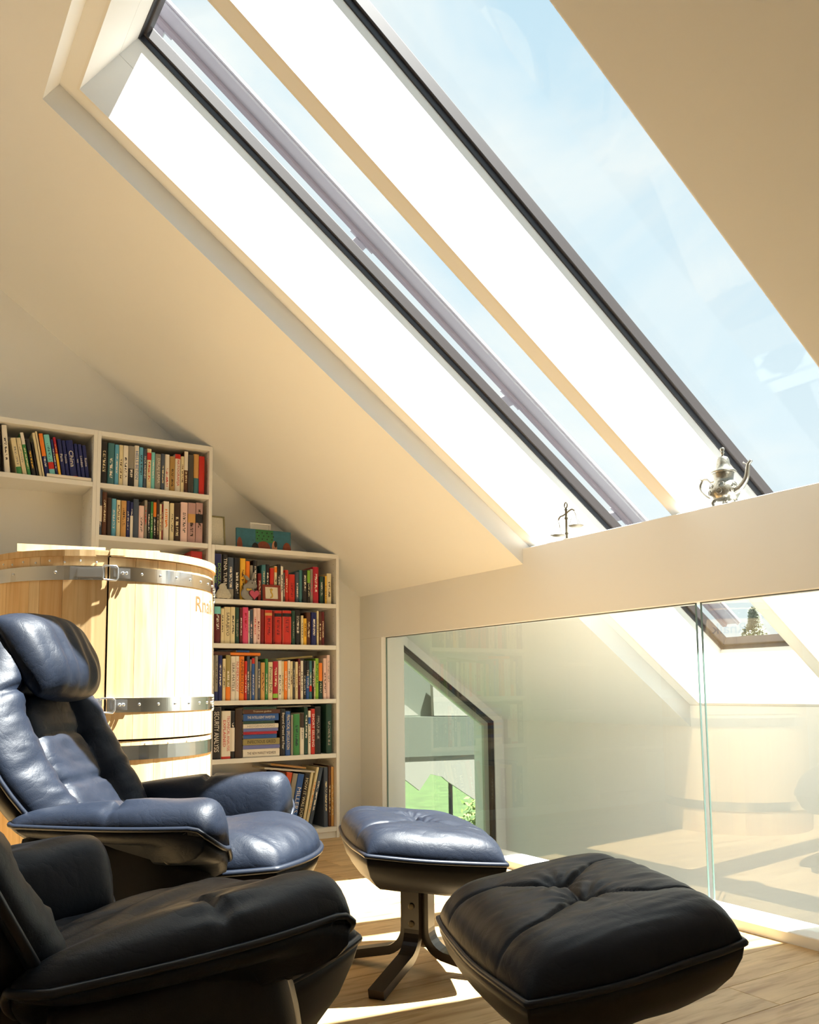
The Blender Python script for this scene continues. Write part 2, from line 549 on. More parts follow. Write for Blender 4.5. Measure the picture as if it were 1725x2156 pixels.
for q in ((SRIDGE, SE, YR1 + 0.012, YG + 0.5), (SRIDGE, SE, Y0 - 0.3, YR2 - 0.012), (SRIDGE, ST1 - 0.012, YR2 - 0.012, YR1 + 0.012), (SB + 0.012, SE + 0.4, YR2 - 0.012, YR1 + 0.012)):
    hexa(bm, sbox_pts(*q, N2 + 0.06, N2 + 0.085))
struct(bm_obj('roof_covering', bm, M['roofing']))
# other roof slope, behind the camera's left
ZR = ZC - SRIDGE * SA
def zl_(x):
    return ZR - (-0.8 - x) * SA / CA
LX0, LX1, LY0, LY1 = -2.35, -1.25, 2.3, 4.3        # unseen roof window, added on the other slope to light the bookcase corner
def left_slab(bm, xa, xb, y0, y1, ridge=False):
    poly = [(xb, zl_(xb)), (xa, zl_(xa)), (xa, zl_(xa) + 0.45), (xb, zl_(xb) + 0.45)]
    if ridge:
        poly = [(xb, zl_(xb)), (xa, zl_(xa)), (xa, zl_(xa) + 0.45), (xb, zl_(xb) + 0.65), (xb + 0.4, zl_(xb) + 0.65)]
    xz_prism(bm, poly, y0, y1)
bm = bmesh.new()
left_slab(bm, LX1, -0.8, Y0 - 0.2, YG + 0.26, True)
left_slab(bm, XL - 0.3, LX0, Y0 - 0.2, YG + 0.26)
left_slab(bm, LX0, LX1, Y0 - 0.2, LY0)
left_slab(bm, LX0, LX1, LY1, YG + 0.26)
struct(bm_obj('ceiling_left', bm, M['paint']))
W4 = struct(empty('fill_window_4', ((LX0 + LX1) / 2, (LY0 + LY1) / 2, zl_((LX0 + LX1) / 2) + 0.4)), 'unseen roof window added on the opposite slope for fill light')
def w4(name, xa, xb, y0, y1, h0, h1, mat):
    bm = bmesh.new()
    xz_prism(bm, [(xb, zl_(xb) + h0), (xa, zl_(xa) + h0), (xa, zl_(xa) + h1), (xb, zl_(xb) + h1)], y0, y1)
    o = bm_obj(name, bm, mat, W4)
    o.data.transform(Matrix.Translation(-W4.location))
w4('frame_bar', LX0, LX0 + 0.05, LY0, LY1, 0.36, 0.46, M['frame_dark'])
w4('frame_bar', LX1 - 0.05, LX1, LY0, LY1, 0.36, 0.46, M['frame_dark'])
w4('frame_bar', LX0, LX1, LY0, LY0 + 0.05, 0.36, 0.46, M['frame_dark'])
w4('frame_bar', LX0, LX1, LY1 - 0.05, LY1, 0.36, 0.46, M['frame_dark'])
w4('pane', LX0 + 0.05, LX1 - 0.05, LY0 + 0.05, LY1 - 0.05, 0.42, 0.425, M['pane'])

# --- rafter between the two roof windows
struct(sbox('trim_1', ST1 - 0.012, SB + 0.012, YM2 + 0.012, YM1 - 0.012, N1, N2 + 0.02, M['paint']), 'boxed rafter between the two roof windows')

def roof_window(name, ya, yb, label, rail=False):
    """ya = far (larger y) reveal, yb = near reveal"""
    r = empty(name, sp(ST1, (ya + yb) / 2, N2))
    struct(r, label)
    inv = Matrix.Translation(-r.location)
    kids = []
    def add(o):
        o.data.transform(inv); o.parent = r; kids.append(o)
        return o
    NS = 0.358
    # white linings, each of two boards with a fine joint
    for (n0, n1) in ((N1, NS - 0.0008), (NS + 0.0008, N2 + 0.02)):
        add(sbox('lining_board', ST1, SB, ya, ya + 0.012, n0, n1, M['white']))
        add(sbox('lining_board', ST1, SB, yb - 0.012, yb, n0, n1, M['white']))
        add(sbox('lining_board', ST1 - 0.012, ST1, yb - 0.012, ya + 0.012, n0, n1, M['white']))
        add(sbox('lining_board', SB, SB + 0.012, yb - 0.012, ya + 0.012, n0, n1, M['white']))
    # fixed frame (dark) and sash (brown)
    fw, f0, f1 = 0.006, N2, N2 + 0.028
    add(sbox('frame_bar', ST1, SB, ya - fw, ya + 0.01, f0, f1, M['frame_dark'], bevel=0.002, seg=2))
    add(sbox('frame_bar', ST1, SB, yb - 0.01, yb + fw, f0, f1, M['frame_dark'], bevel=0.002, seg=2))
    add(sbox('frame_bar', ST1 - 0.01, ST1 + fw, yb + fw, ya - fw, f0, f1, M['frame_dark'], bevel=0.002, seg=2))
    add(sbox('frame_bar', SB - fw, SB + 0.01, yb + fw, ya - fw, f0, f1, M['frame_dark'], bevel=0.004, seg=2))
    g0, g1, w0, w1 = N2 + 0.026, N2 + 0.080, -0.010, fw + 0.010
    add(sbox('sash_bar', ST1 + w0, SB - w0, ya - w1, ya - w0, g0, g1, M['frame_brown'], bevel=0.003, seg=2))
    add(sbox('sash_bar', ST1 + w0, SB - w0, yb + w0, yb + w1, g0, g1, M['frame_brown'], bevel=0.003, seg=2))
    add(sbox('sash_bar', ST1 + w0, ST1 + w1, yb + w1, ya - w1, g0, g1, M['frame_brown'], bevel=0.003, seg=2))
    add(sbox('sash_bar', SB - w1, SB - w0, yb + w1, ya - w1, g0, g1, M['frame_brown'], bevel=0.003, seg=2))
    add(sbox('pane', ST1 + w0, SB - w0, yb + w0, ya - w0, N2 + 0.066, N2 + 0.070, M['pane']))
    if rail:
        NR = 0.80
        add(sbox('awning_rail', ST1 - 0.1, SB + 0.15, 3.462, 3.585, NR, NR + 0.02, M['rail'], bevel=0.004, seg=2))
        add(sbox('awning_rail_lip', ST1 - 0.1, SB + 0.15, 3.470, 3.482, NR - 0.012, NR, M['rail'], bevel=0.003, seg=1))
        add(sbox('awning_rail_lip', ST1 - 0.1, SB + 0.15, 3.556, 3.585, NR - 0.02, NR, M['rail_lip'], bevel=0.003, seg=1))
        for s in (-2.873, -1.615, -0.489, 0.487):
            bm2 = bmesh.new()
            hexa(bm2, sbox_pts(s - 0.035, s + 0.035, 3.585, 3.70, NR - 0.01, NR + 0.01))
            hexa(bm2, sbox_pts(s - 0.075, s + 0.075, 3.585, 3.605, NR - 0.01, NR + 0.01))
            hexa(bm2, sbox_pts(s - 0.03, s + 0.03, 3.66, 3.70, N2 + 0.05, NR))
            add(bm_obj('rail_bracket', bm2, M['rail']))
    return r

roof_window('window_1', YR1, YM1, 'dark framed roof window on the far side of the rafter', rail=True)
roof_window('window_2', YM2, YR2, 'dark framed roof window on the near side of the rafter')

# --- railing beam, end pier and white curb
struct(box('trim_2', XB, XB + 0.115, Y0, YG, 1.2515, 1.628, M['paint'], bevel=0.002), 'wide plastered beam running above the glass railing')
struct(box('trim_3', XB, 3.025, 4.911, YG, 0.0, 1.2515, M['paint']), 'white end pier between glass railing and gable wall')
struct(box('trim_4', 2.815, 2.985, Y0, 4.911, -0.30, 0.040, M['white'], bevel=0.003), 'low white curb under the glass railing')

# --- glass railing panels
def glass_panel(y0, y1, label):
    g = empty('glass_panel', (2.89, (y0 + y1) / 2, 0.040))
    tag(g, label, 'glass panel', 'frameless glass railing panels')
    h = 1.2515 - 0.040 - 0.004
    w = (y1 - y0) / 2
    mesh('pane', [(0, -w + .001, 0), (0, w - .001, 0), (0, w - .001, h), (0, -w + .001, h)], [(0, 1, 2, 3)], M['railing_glass'], g)
    for yy in (-w, w):
        box('polished_edge', -0.005, 0.005, yy - 0.0008, yy + 0.0008, 0, h, M['glass_edge'], g)
    box('top_gasket', -0.006, 0.006, -w, w, h, h + 0.004, M['gasket'], g)
    return g
glass_panel(2.392, 4.908, 'long glass railing panel beside the white end pier')
glass_panel(-0.20, 2.366, 'glass railing panel at the right edge of the picture')

# --- trapezoid gable window
W = empty('window_3', (3.5, YG + 0.1, -0.9))
struct(W, 'dark framed trapezoid window in the gable wall')
def wprism(name, poly, y0, y1, mat):
    bm = bmesh.new()
    xz_prism(bm, poly, y0, y1)
    o = bm_obj(name, bm, mat, W)
    o.data.transform(Matrix.Translation(-W.location))
    return o
def off_poly(d):
    # window outline inset by d: left x, diagonal, right, bottom
    k = SA / CA
    dz = d / CA
    return [(3.0 + d, -0.9 + d), (3.988 - d, -0.9 + d), (3.988 - d, 1.370 - k * (0.988 - d) - dz), (3.0 + d, 1.370 - k * d - dz)]
def ring(d0, d1, y0, y1, mat, name):
    a, b = off_poly(d0), off_poly(d1)
    for i in range(4):
        j = (i + 1) % 4
        wprism(name, [a[i], a[j], b[j], b[i]], y0, y1, mat)
ring(0.0, 0.024, YG + 0.01, YG + 0.05, M['frame_dark'], 'frame_bar')
ring(0.022, 0.062, YG + 0.05, YG + 0.075, M['sash_grey'], 'sash_bar')
p = off_poly(0.03)
mesh('pane', [(q[0] - W.location.x, -0.03, q[1] - W.location.z) for q in p], [(0, 1, 2, 3)], M['win_pane'], W)
# ================================================================== outside
struct(mesh('ground', [(-60, 5.6, -3.2), (120, 5.6, -3.2), (120, 140, -4.5), (-60, 140, -4.5)], [(0, 1, 2, 3)], M['grass']), 'sunny green lawn below the gable window')
# roof overhang of the neighbouring porch, seen through the trapezoid window
porch = empty('porch_roof', (4.3, 6.3, -3.2))
tag(porch, 'pale porch roof with ragged white valance outside the gable window', 'porch roof')
def pp(name, poly, y0, y1, mat):
    bm = bmesh.new()
    xz_prism(bm, poly, y0, y1)
    o = bm_obj(name, bm, mat, porch)
    o.data.transform(Matrix.Translation(-porch.location))
    return o
pp('fascia_beam', [(3.0, 0.36), (5.6, 0.31), (5.6, 0.64), (3.0, 0.70)], 6.30, 6.45, M['outside_grey'])
pp('gable_board', [(4.22, 0.68), (5.2, 0.655), (5.2, 0.24), (4.21, 0.965)], 6.36, 6.40, M['outside_white'])
pp('gable_board', [(3.3, 0.69), (4.06, 0.69), (3.3, 1.2)], 6.36, 6.40, M['outside_white'])
pp('gable_infill', [(3.0, 0.69), (5.0, 0.66), (3.0, 2.1)], 6.42, 6.46, M['outside_grey'])
pp('valance', [(3.2, 0.43), (4.72, 0.34), (4.72, -0.05), (4.66, -0.03), (4.603, -0.061), (4.312, 0.118), (4.263, 0.157), (4.142, 0.187), (4.028, 0.056), (3.886, 0.157), (3.5, 0.05), (3.2, 0.1)], 6.31, 6.33, M['outside_white'])
for xx in (3.05, 5.5):
    pp('post', [(xx, -3.2), (xx + 0.1, -3.2), (xx + 0.1, 0.36), (xx, 0.33)], 6.35, 6.43, M['outside_grey'])
fp = empty('fence_post', (6.2, 9.0, -3.25))
tag(fp, 'thin dark fence post standing on the lawn outside', 'fence post')
box('post', -0.02, 0.02, -0.02, 0.02, 0, 3.03, M['black_metal'], fp, 0.003)
box('cap', -0.026, 0.026, -0.026, 0.026, 3.03, 3.045, M['black_metal'], fp, 0.003)

def leafy(name, loc, rx, rz, n, label, cat, mat, seed, leaf=0.05, conifer=False, stem_h=0.5):
    rnd = random.Random(seed)
    r = empty(name, loc)
    tag(r, label, cat)
    vs, fs = [], []
    for i in range(n):
        if conifer:
            t = rnd.random() ** 0.7
            z = stem_h + t * rz * 2
            layer = 0.65 + 0.35 * math.sin(z * 9)
            rad = rx * (1 - t) * layer * math.sqrt(rnd.random()) + 0.02
            a = rnd.uniform(0, 2 * PI)
            c = Vector((rad * math.cos(a), rad * math.sin(a), z - rad * 0.25))
        else:
            d = Vector((rnd.gauss(0, 1), rnd.gauss(0, 1), rnd.gauss(0, 1))).normalized() * (0.55 + 0.45 * rnd.random())
            d *= 1 + 0.25 * noise.noise(d * 2.3)
            c = Vector((d.x * rx, d.y * rx, stem_h + rz + d.z * rz))
        a = Vector((rnd.gauss(0, 1), rnd.gauss(0, 1), rnd.gauss(0, 1))).normalized()
        b = a.orthogonal().normalized()
        k = len(vs)
        vs += [c + a * leaf, c + b * leaf * 0.35, c - a * leaf, c - b * leaf * 0.35]
        fs.append((k, k + 1, k + 2, k + 3))
    tag(mesh('foliage', vs, fs, mat, r), kind='stuff')
    tube('trunk', [(0, 0, 0), (0, 0, stem_h + rz * (1.8 if conifer else 1.0))], [rx * 0.10 + 0.02, 0.02], M['trunk'], r, 8)
    return r
M['leaf'] = mat_plain('shrub_leaf', (0.20, 0.30, 0.07), 0.8, noise_amt=0.5, nscale=5)
M['needle'] = mat_plain('spruce_needles', (0.34, 0.36, 0.27), 0.9, noise_amt=0.3, nscale=5)
M['trunk'] = mat_plain('bark', (0.16, 0.11, 0.07), 0.9, noise_amt=0.3, nscale=9)
leafy('shrub', (6.85, 9.2, -3.25), 0.42, 1.35, 2600, 'leafy green shrub on the lawn outside the gable window', 'shrub', M['leaf'], 3, 0.06, stem_h=0.3)
leafy('spruce_tree', (21.7, 15.9, -3.3), 2.7, 2.95, 12000, 'pale spruce tree top seen through the roof window below the beam', 'tree', M['needle'], 4, 0.16, True, 0.5)
leafy('spruce_tree', (18.0, 18.6, -3.3), 2.2, 2.4, 9000, 'shorter hazy spruce left of the pale tree top', 'tree', M['needle'], 6, 0.16, True, 0.5)
# ================================================================== leather recliners and footstools
def edge_fall(t, p=5.0, q=0.5):
    return max(0.0, 1.0 - abs(t) ** p) ** q

def seg_dist(px, py, ax, ay, bx, by):
    dx, dy = bx - ax, by - ay
    L2 = dx * dx + dy * dy
    t = 0 if L2 == 0 else max(0, min(1, ((px - ax) * dx + (py - ay) * dy) / L2))
    return math.hypot(px - ax - t * dx, py - ay - t * dy)

def poly_dist(px, py, pl):
    return min(seg_dist(px, py, *pl[i], *pl[i + 1]) for i in range(len(pl) - 1))

def pad(name, a, b, k, top, bot, mat, parent, n=44, xf=None, loc=None):
    """closed cushion over a squircle plan; top(x,y,u,v), bot(x,y,u,v) give z; equal on the rim"""
    us = [0.55 * math.sin(PI / 2 * (2 * i / n - 1)) + 0.45 * (2 * i / n - 1) for i in range(n + 1)]
    vs, fs = [], []
    idx = {}
    def P(i, j, up):
        rim = i in (0, n) or j in (0, n)
        key = (i, j, True if rim else up)
        if key in idx:
            return idx[key]
        u, v = us[i], us[j]
        x = a * u * math.sqrt(1 - k * v * v / 2)
        y = b * v * math.sqrt(1 - k * u * u / 2)
        if rim:
            z = (top(x, y, u, v) + bot(x, y, u, v)) / 2
        else:
            z = top(x, y, u, v) if up else bot(x, y, u, v)
        p = Vector((x, y, z))
        if xf:
            p = xf(p)
        idx[key] = len(vs)
        vs.append(p)
        return idx[key]
    for i in range(n):
        for j in range(n):
            fs.append((P(i, j, 1), P(i + 1, j, 1), P(i + 1, j + 1, 1), P(i, j + 1, 1)))
            fs.append((P(i, j, 0), P(i, j + 1, 0), P(i + 1, j + 1, 0), P(i + 1, j, 0)))
    return mesh(name, vs, fs, mat, parent, smooth=True, loc=loc)

def rim(a, b, k, m=18):
    pts = []
    for side in range(4):
        for i in range(m):
            t = math.sin(PI / 2 * (2 * i / m - 1))
            u, v = ((t, -1), (1, t), (-t, 1), (-1, -t))[side]
            pts.append((a * u * math.sqrt(1 - k * v * v / 2), b * v * math.sqrt(1 - k * u * u / 2)))
    return pts

def loft(name, rings, mat, parent, smooth=True, cap=True):
    vs, fs = [], []
    n = len(rings[0])
    for r in rings:
        vs += [Vector(p) for p in r]
    for k in range(len(rings) - 1):
        for j in range(n):
            fs.append((k * n + j, k * n + (j + 1) % n, (k + 1) * n + (j + 1) % n, (k + 1) * n + j))
    if cap:
        fs.append(tuple(range(n))[::-1])
        fs.append(tuple((len(rings) - 1) * n + j for j in range(n)))
    return mesh(name, vs, fs, mat, parent, smooth)

def bent_leg(root, ang, z_top, r_in, r_out, name='leg', w=0.052, t=0.028, bolts=False):
    pts = [(r_in, 0, z_top), (r_in, 0, 0.14)]
    R = 0.085
    for i in range(1, 9):
        a = i / 8 * (PI / 2 - 0.12)
        pts.append((r_in + R * (1 - math.cos(a)), 0, 0.14 - R * math.sin(a)))
    e = pts[-1]
    pts.append((r_out, 0, 0.014))
    rot = Matrix.Rotation(ang, 3, 'Z')
    lg = tube(name, [rot @ Vector(p) for p in pts], 0.01, M['darkwood'], root, flat=(w, t), up0=rot @ Vector((-1, 0, 0)))
    if bolts:
        for z in (z_top - 0.05, z_top - 0.105):
            bm = bmesh.new()
            c = rot @ Vector((r_in + t / 2, 0, z))
            d = rot @ Vector((1, 0, 0))
            sweep(bm, [c, c + d * 0.004, c + d * 0.006], [0.0105, 0.0105, 0.006], 12)
            bm_obj('bolt', bm, M['brass'], lg, True)
    return lg

def footstool(loc, rz, label, seed, leg_rz, tilt, a=0.235, b=0.32, zp=0.40):
    r = empty('footstool', (loc[0], loc[1], 0), rz)
    tag(r, label, 'footstool', 'leather footstools of the recliners')
    K = 0.34
    rnd = random.Random(seed)
    yc = b * 0.20
    ye = b * 0.52
    T = [[(-a, ye), (-a * 0.5, ye * 0.86), (-0.02, yc), (0.02, yc), (a * 0.5, ye * 0.86), (a, ye)],
         [(-a, -ye), (-a * 0.5, -ye * 0.86), (-0.02, -yc), (0.02, -yc), (a * 0.5, -ye * 0.86), (a, -ye)],
         [(0, -yc), (0, yc)]]
    tufts = [(0, yc), (0, -yc)]
    def top(x, y, u, v):
        e = edge_fall(u, 6, 0.46) * edge_fall(v, 7, 0.46)
        z = zp + 0.092 * e
        for pl in T:
            d = poly_dist(x, y, pl)
            z -= e * (0.012 * math.exp(-(d / 0.0055) ** 2) + 0.006 * math.exp(-(d / 0.03) ** 2))
        for tx, ty in tufts:
            d = math.hypot(x - tx, y - ty)
            an = math.atan2(y - ty, x - tx)
            z -= e * 0.012 * math.exp(-(d / 0.04) ** 2)
            z += e * 0.0022 * math.sin(an * 11 + seed) * math.exp(-((d - 0.05) / 0.04) ** 2)
        z += e * 0.004 * noise.noise(Vector((x * 9, y * 22, seed)))
        z += e * 0.0022 * noise.noise(Vector((x * 14, y * 55, seed + 5)))
        return z
    def bot(x, y, u, v):
        return zp - 0.01 * edge_fall(u, 8) * edge_fall(v, 8)
    tf = lambda p: Vector((p[0], p[1], p[2] + tilt * p[0]))
    pad('cushion', a, b, K, top, bot, M['leather'], r, n=130, xf=tf)
    rp = rim(a * 1.004, b * 1.004, K)
    rp3 = [tf((x, y, zp + 0.004 * noise.noise(Vector((x * 6, y * 6, seed))))) for x, y in rp]
    tube('piping', rp3, 0.0075, M['piping'], r, 8, closed=True)
    rings = []
    for f, z in ((1.0, zp - 0.006), (0.985, zp - 0.03), (0.93, zp - 0.065), (0.84, zp - 0.095), (0.78, zp - 0.105), (0.55, zp - 0.10)):
        rings.append([tf((x * f * (1 - 0.02 * (f < .9)), y * f, z + (0.006 * noise.noise(Vector((x * 9, y * 9, z * 9 + seed))) if f < 0.95 else 0))) for x, y in rp])
    loft('shell', rings[::-1], M['shell'], r)
    box('post', -0.02, 0.02, -0.02, 0.02, 0.10, zp - 0.095, M['black_metal'], r, 0.003)
    base = Matrix.Rotation(leg_rz - rz, 3, 'Z')
    for k in range(4):
        bent_leg(r, leg_rz - rz + k * PI / 2, 0.262, 0.035, 0.30, bolts=(k % 2 == 0))
    return r

def recliner(loc, rz, label, seed, head=True, slide=0.0):
    r = empty('recliner', (loc[0], loc[1], 0), rz)
    tag(r, label, 'armchair', 'leather recliners')
    # ---------------- seat
    a, b, K = 0.36, 0.262, 0.62
    zs = 0.378
    sx = 0.09 + slide
    def top(x, y, u, v):
        e = edge_fall(u, 4.5) * edge_fall(v, 5)
        z = zs + 0.095 * e
        # radiating stretch folds towards the front rim
        an = math.atan2(y, x + a * 1.1)
        d = math.hypot(x + a * 1.1, y)
        z += e * 0.0035 * math.sin(an * 34 + 2 * noise.noise(Vector((x * 5, y * 5, seed)))) * min(1, d / 0.3)
        z += e * 0.006 * noise.noise(Vector((x * 8, y * 16, seed)))
        for pl in ([(-a, 0.12), (0.10, 0.135), (a, 0.20)], [(-a, -0.12), (0.10, -0.135), (a, -0.20)]):
            z -= e * 0.008 * math.exp(-(poly_dist(x, y, pl) / 0.008) ** 2)
        # puckers along the front seam
        if u > 0.3 or abs(v) > 0.5:
            th = math.atan2(y, x)
            rimd = 1 - max(abs(u), abs(v))
            z += e * 0.006 * math.sin(th * 40) * math.exp(-(rimd / 0.12) ** 2)
        z += 0.02 * e * (x / a) * 0.6
        return z
    def bot(x, y, u, v):
        return zs - 0.012 * edge_fall(u, 8) * edge_fall(v, 8)
    sh = lambda p: Vector((p.x + sx, p.y, p.z + 0.05 * p.x))
    pad('seat', a, b, K, top, bot, M['leather'], r, n=60, xf=sh)
    rp = rim(a * 1.003, b * 1.003, K)
    tube('seat_piping', [sh(Vector((x, y, zs))) for x, y in rp], 0.0085, M['piping'], r, 8, closed=True)
    rings = []
    for f, z in ((1.0, zs - 0.008), (0.975, zs - 0.04), (0.90, zs - 0.10), (0.78, zs - 0.155), (0.55, zs - 0.17)):
        rings.append([sh(Vector((x * f - 0.06 * (1 - f), y * f, z))) for x, y in rp])
    loft('seat_shell', rings[::-1], M['shell_tan'], r)
    # ---------------- backrest
    tx, tz = -0.34, 0.64
    ln = math.hypot(tx, tz)
    tdir = Vector((tx / ln, 0, tz / ln))
    ndir = Vector((tz / ln, 0, -tx / ln))
    base = Vector((-0.15, 0, 0.40))
    hb = 0.348
    def wid(t):       # t 0 bottom .. 1 top
        return 0.275 + 0.055 * math.sin(PI * min(1, t * 1.15)) - 0.075 * max(0, t - 0.62) / 0.38
    def backxf(p):
        # p.x along height (-hb..hb), p.y lateral (unit of 0.3), p.z thickness
        t = (p.x + hb) / (2 * hb)
        y = p.y / 0.3 * wid(t)
        bend = -0.05 * math.sin(PI * t) + 0.05 * max(0, t - 0.6) ** 2 * 4
        q = base + tdir * (p.x + hb) + ndir * (p.z + bend + 0.03 * (abs(p.y) / 0.3) ** 2)
        return Vector((q.x, y, q.z))
    def btop(x, y, u, v):
        t = (x + hb) / (2 * hb)
        e = edge_fall(u, 6) * edge_fall(v, 4.5)
        z = 0.075 * e
        Y = abs(y)
        ctr = 0.135
        z += e * 0.028 * math.exp(-((Y - 0.215) / 0.06) ** 2)                 # side bolsters
        if t < 0.78:
            z -= e * 0.022 * math.exp(-((Y - ctr) / 0.014) ** 2)             # long seams
            z -= e * 0.012 * math.exp(-((Y - ctr) / 0.04) ** 2)
        for tt in (0.30, 0.52):
            d = abs(t - tt)
            if Y < ctr + 0.02:
                z -= e * 0.014 * math.exp(-(d / 0.016) ** 2) * (0.4 + 0.6 * (Y / ctr))
            dd = math.hypot((t - tt) * 2 * hb, Y - ctr)
            z -= e * 0.018 * math.exp(-(dd / 0.03) ** 2)
        z -= e * 0.020 * math.exp(-((t - 0.70) / 0.014) ** 2)                 # seam below the head cushion
        if Y > ctr:                                                           # folds across the bolsters
            z += e * 0.007 * (0.5 - 2.2 * abs(noise.noise(Vector((x * 15 + y * 5, y * 7, seed + 9))))) * (1 if t < .7 else .3)
        z += e * 0.005 * noise.noise(Vector((x * 8, y * 7, seed + 2)))
        z += e * 0.0045 * (0.4 - 1.8 * abs(noise.noise(Vector((x * 30, y * 12 + x * 9, seed + 4)))))
        return z
    def bbot(x, y, u, v):
        return -0.03 * edge_fall(u, 6) * edge_fall(v, 6)
    pad('backrest', hb, 0.3, 0.42, btop, bbot, M['leather'], r, n=84, xf=backxf)
    def sbot(x, y, u, v):
        return -0.075 * edge_fall(u, 5) * edge_fall(v, 5) - 0.012
    pad('back_shell', hb * 0.985, 0.3 * 0.985, 0.42, lambda x, y, u, v: -0.012, sbot, M['shell'], r, n=30, xf=backxf)
    rb = rim(hb * 1.002, 0.3 * 1.002, 0.42, 22)
    tube('back_piping', [backxf(Vector((x, y, -0.002))) for x, y in rb], 0.0075, M['piping'], r, 8, closed=True)
    # ---------------- head cushion
    hx, hy = 0.148, 0.19
    def htop(x, y, u, v):
        e = edge_fall(u, 3.2) * edge_fall(v, 3.6)
        z = 0.085 * e
        z += e * 0.0045 * math.sin(y * 95 + 2 * noise.noise(Vector((x * 6, y * 4, seed)))) * (0.3 + 0.7 * (1 - (u + 1) / 2))
        z += e * 0.004 * noise.noise(Vector((x * 15, y * 15, seed)))
        return z
    def hbot(x, y, u, v):
        return -0.04 * edge_fall(u, 4) * edge_fall(v, 4)
    def headxf(p):
        t = (p.x + hx) / (2 * hx)
        q = base + tdir * (2 * hb * 0.83 + p.x) + ndir * (0.085 + p.z - 0.10 * max(0, t - 0.62) ** 2 * 3)
        return Vector((q.x, p.y, q.z))
    if head:
        pad('head_cushion', hx, hy, 0.5, htop, hbot, M['leather'], r, n=54, xf=headxf)
    # ---------------- arms
    for s in (-1, 1):
        al, aw = 0.285, 0.086
        zt = 0.530
        def axf(p, s=s, zt=zt):
            t = (p.x + al) / (2 * al)                     # 0 back, 1 front
            w = 0.45 + 0.55 * math.sin(min(1, t * 1.25) * PI / 2) if t < 0.8 else 1.0
            z = zt + p.z * (0.65 + 0.35 * min(1, t * 1.6)) - 0.062 * max(0, (t - 0.88) / 0.12) ** 2 - 0.012 * (1 - t)
            y = p.y * w
            z -= 0.08 * (s * y) if s * y > 0 else 1.15 * abs(y)   # inner side rolls down towards the seat
            return Vector((p.x + 0.015, y + s * (0.318 + 0.03 * (t - 0.4)), z))
        def atop(x, y, u, v, s=s):
            t = (x + al) / (2 * al)
            e = edge_fall(u, 14 if u > 0 else 3.5, 0.5) * edge_fall(v, 2.8)
            z = 0.058 * e + (0.95 * abs(y) * e if s * y < 0 else 0) + e * 0.055 * max(0, (t - 0.88) / 0.12) ** 2
            z -= e * 0.016 * math.exp(-((x - 0.02 + 0.25 * abs(y)) / 0.009) ** 2)
            d = abs(x - 0.02)
            z += e * 0.004 * math.sin(y * 120 + seed) * math.exp(-(d / 0.07) ** 2)
            z += e * 0.005 * noise.noise(Vector((x * 9, y * 12, seed + s)))
            return z
        def abot(x, y, u, v):
            return -0.022 * edge_fall(u, 4) * edge_fall(v, 3)
        pa = pad('arm_pad', al, aw, 0.42, atop, abot, M['leather'], r, n=48, xf=axf)
        ra = rim(al * 1.003, aw * 1.004, 0.42, 16)
        tube('piping', [axf(Vector((x, y, 0))) for x, y in ra], 0.0065, M['piping'], pa, 8, closed=True)
        # hard arm shell below the pad
        rings = []
        for f, dz in ((0.985, -0.010), (0.965, -0.05), (0.88, -0.085), (0.70, -0.105), (0.35, -0.110)):
            rings.append([axf(Vector((x * f + 0.02 * (1 - f), y * f, dz * (0.40 + 0.55 * max(0, (x / al - 0.55) / 0.45))))) for x, y in ra])
        loft('arm_shell', rings[::-1], M['leather'], r)
        # hanging side panel, its front edge bowed
        vs, fs = [], []
        nz_, nx_ = 12, 10
        for lay in (0, 1):
            for i in range(nz_ + 1):
                z = 0.10 + (0.485 - 0.10) * i / nz_
                fx = 0.235 + 0.035 * math.sin(PI * i / nz_) - 0.02 * (i / nz_)
                bx = -0.27 + 0.05 * (i / nz_)
                for j in range(nx_ + 1):
                    x = bx + (fx - bx) * j / nx_
                    bow = 0.02 * math.sin(PI * i / nz_)
                    curl = -0.055 * max(0, (j / nx_ - 0.8) / 0.2) ** 2
                    y = 0.340 + bow + curl - lay * 0.028
                    vs.append((x, s * y, z))
        W_ = nx_ + 1
        B_ = (nz_ + 1) * W_
        for i in range(nz_):
            for j in range(nx_):
                q = i * W_ + j
                fs.append((q, q + 1, q + W_ + 1, q + W_))
                fs.append((B_ + q, B_ + q + W_, B_ + q + W_ + 1, B_ + q + 1))
        for i in range(nz_):
            q = i * W_
            fs.append((q, q + W_, B_ + q + W_, B_ + q))
            q = i * W_ + nx_
            fs.append((q, B_ + q, B_ + q + W_, q + W_))
        for j in range(nx_):
            fs.append((j, B_ + j, B_ + j + 1, j + 1))
            q = nz_ * W_ + j
            fs.append((q, q + 1, B_ + q + 1, B_ + q))
        mesh('side_panel', vs, fs, M['shell'], r, True)
        tube('tilt_knob', [(0.165, s * 0.352, 0.445), (0.165, s * 0.368, 0.445)], 0.014, M['black_metal'], r, 16)
    # ---------------- base
    lathe('post', [(0.035, 0.05), (0.035, 0.23), (0.09, 0.235), (0.09, 0.25)], M['black_metal'], r, 20)
    for k in range(5):
        bent_leg(r, k * 2 * PI / 5 + 0.3, 0.20, 0.045, 0.34)
    return r

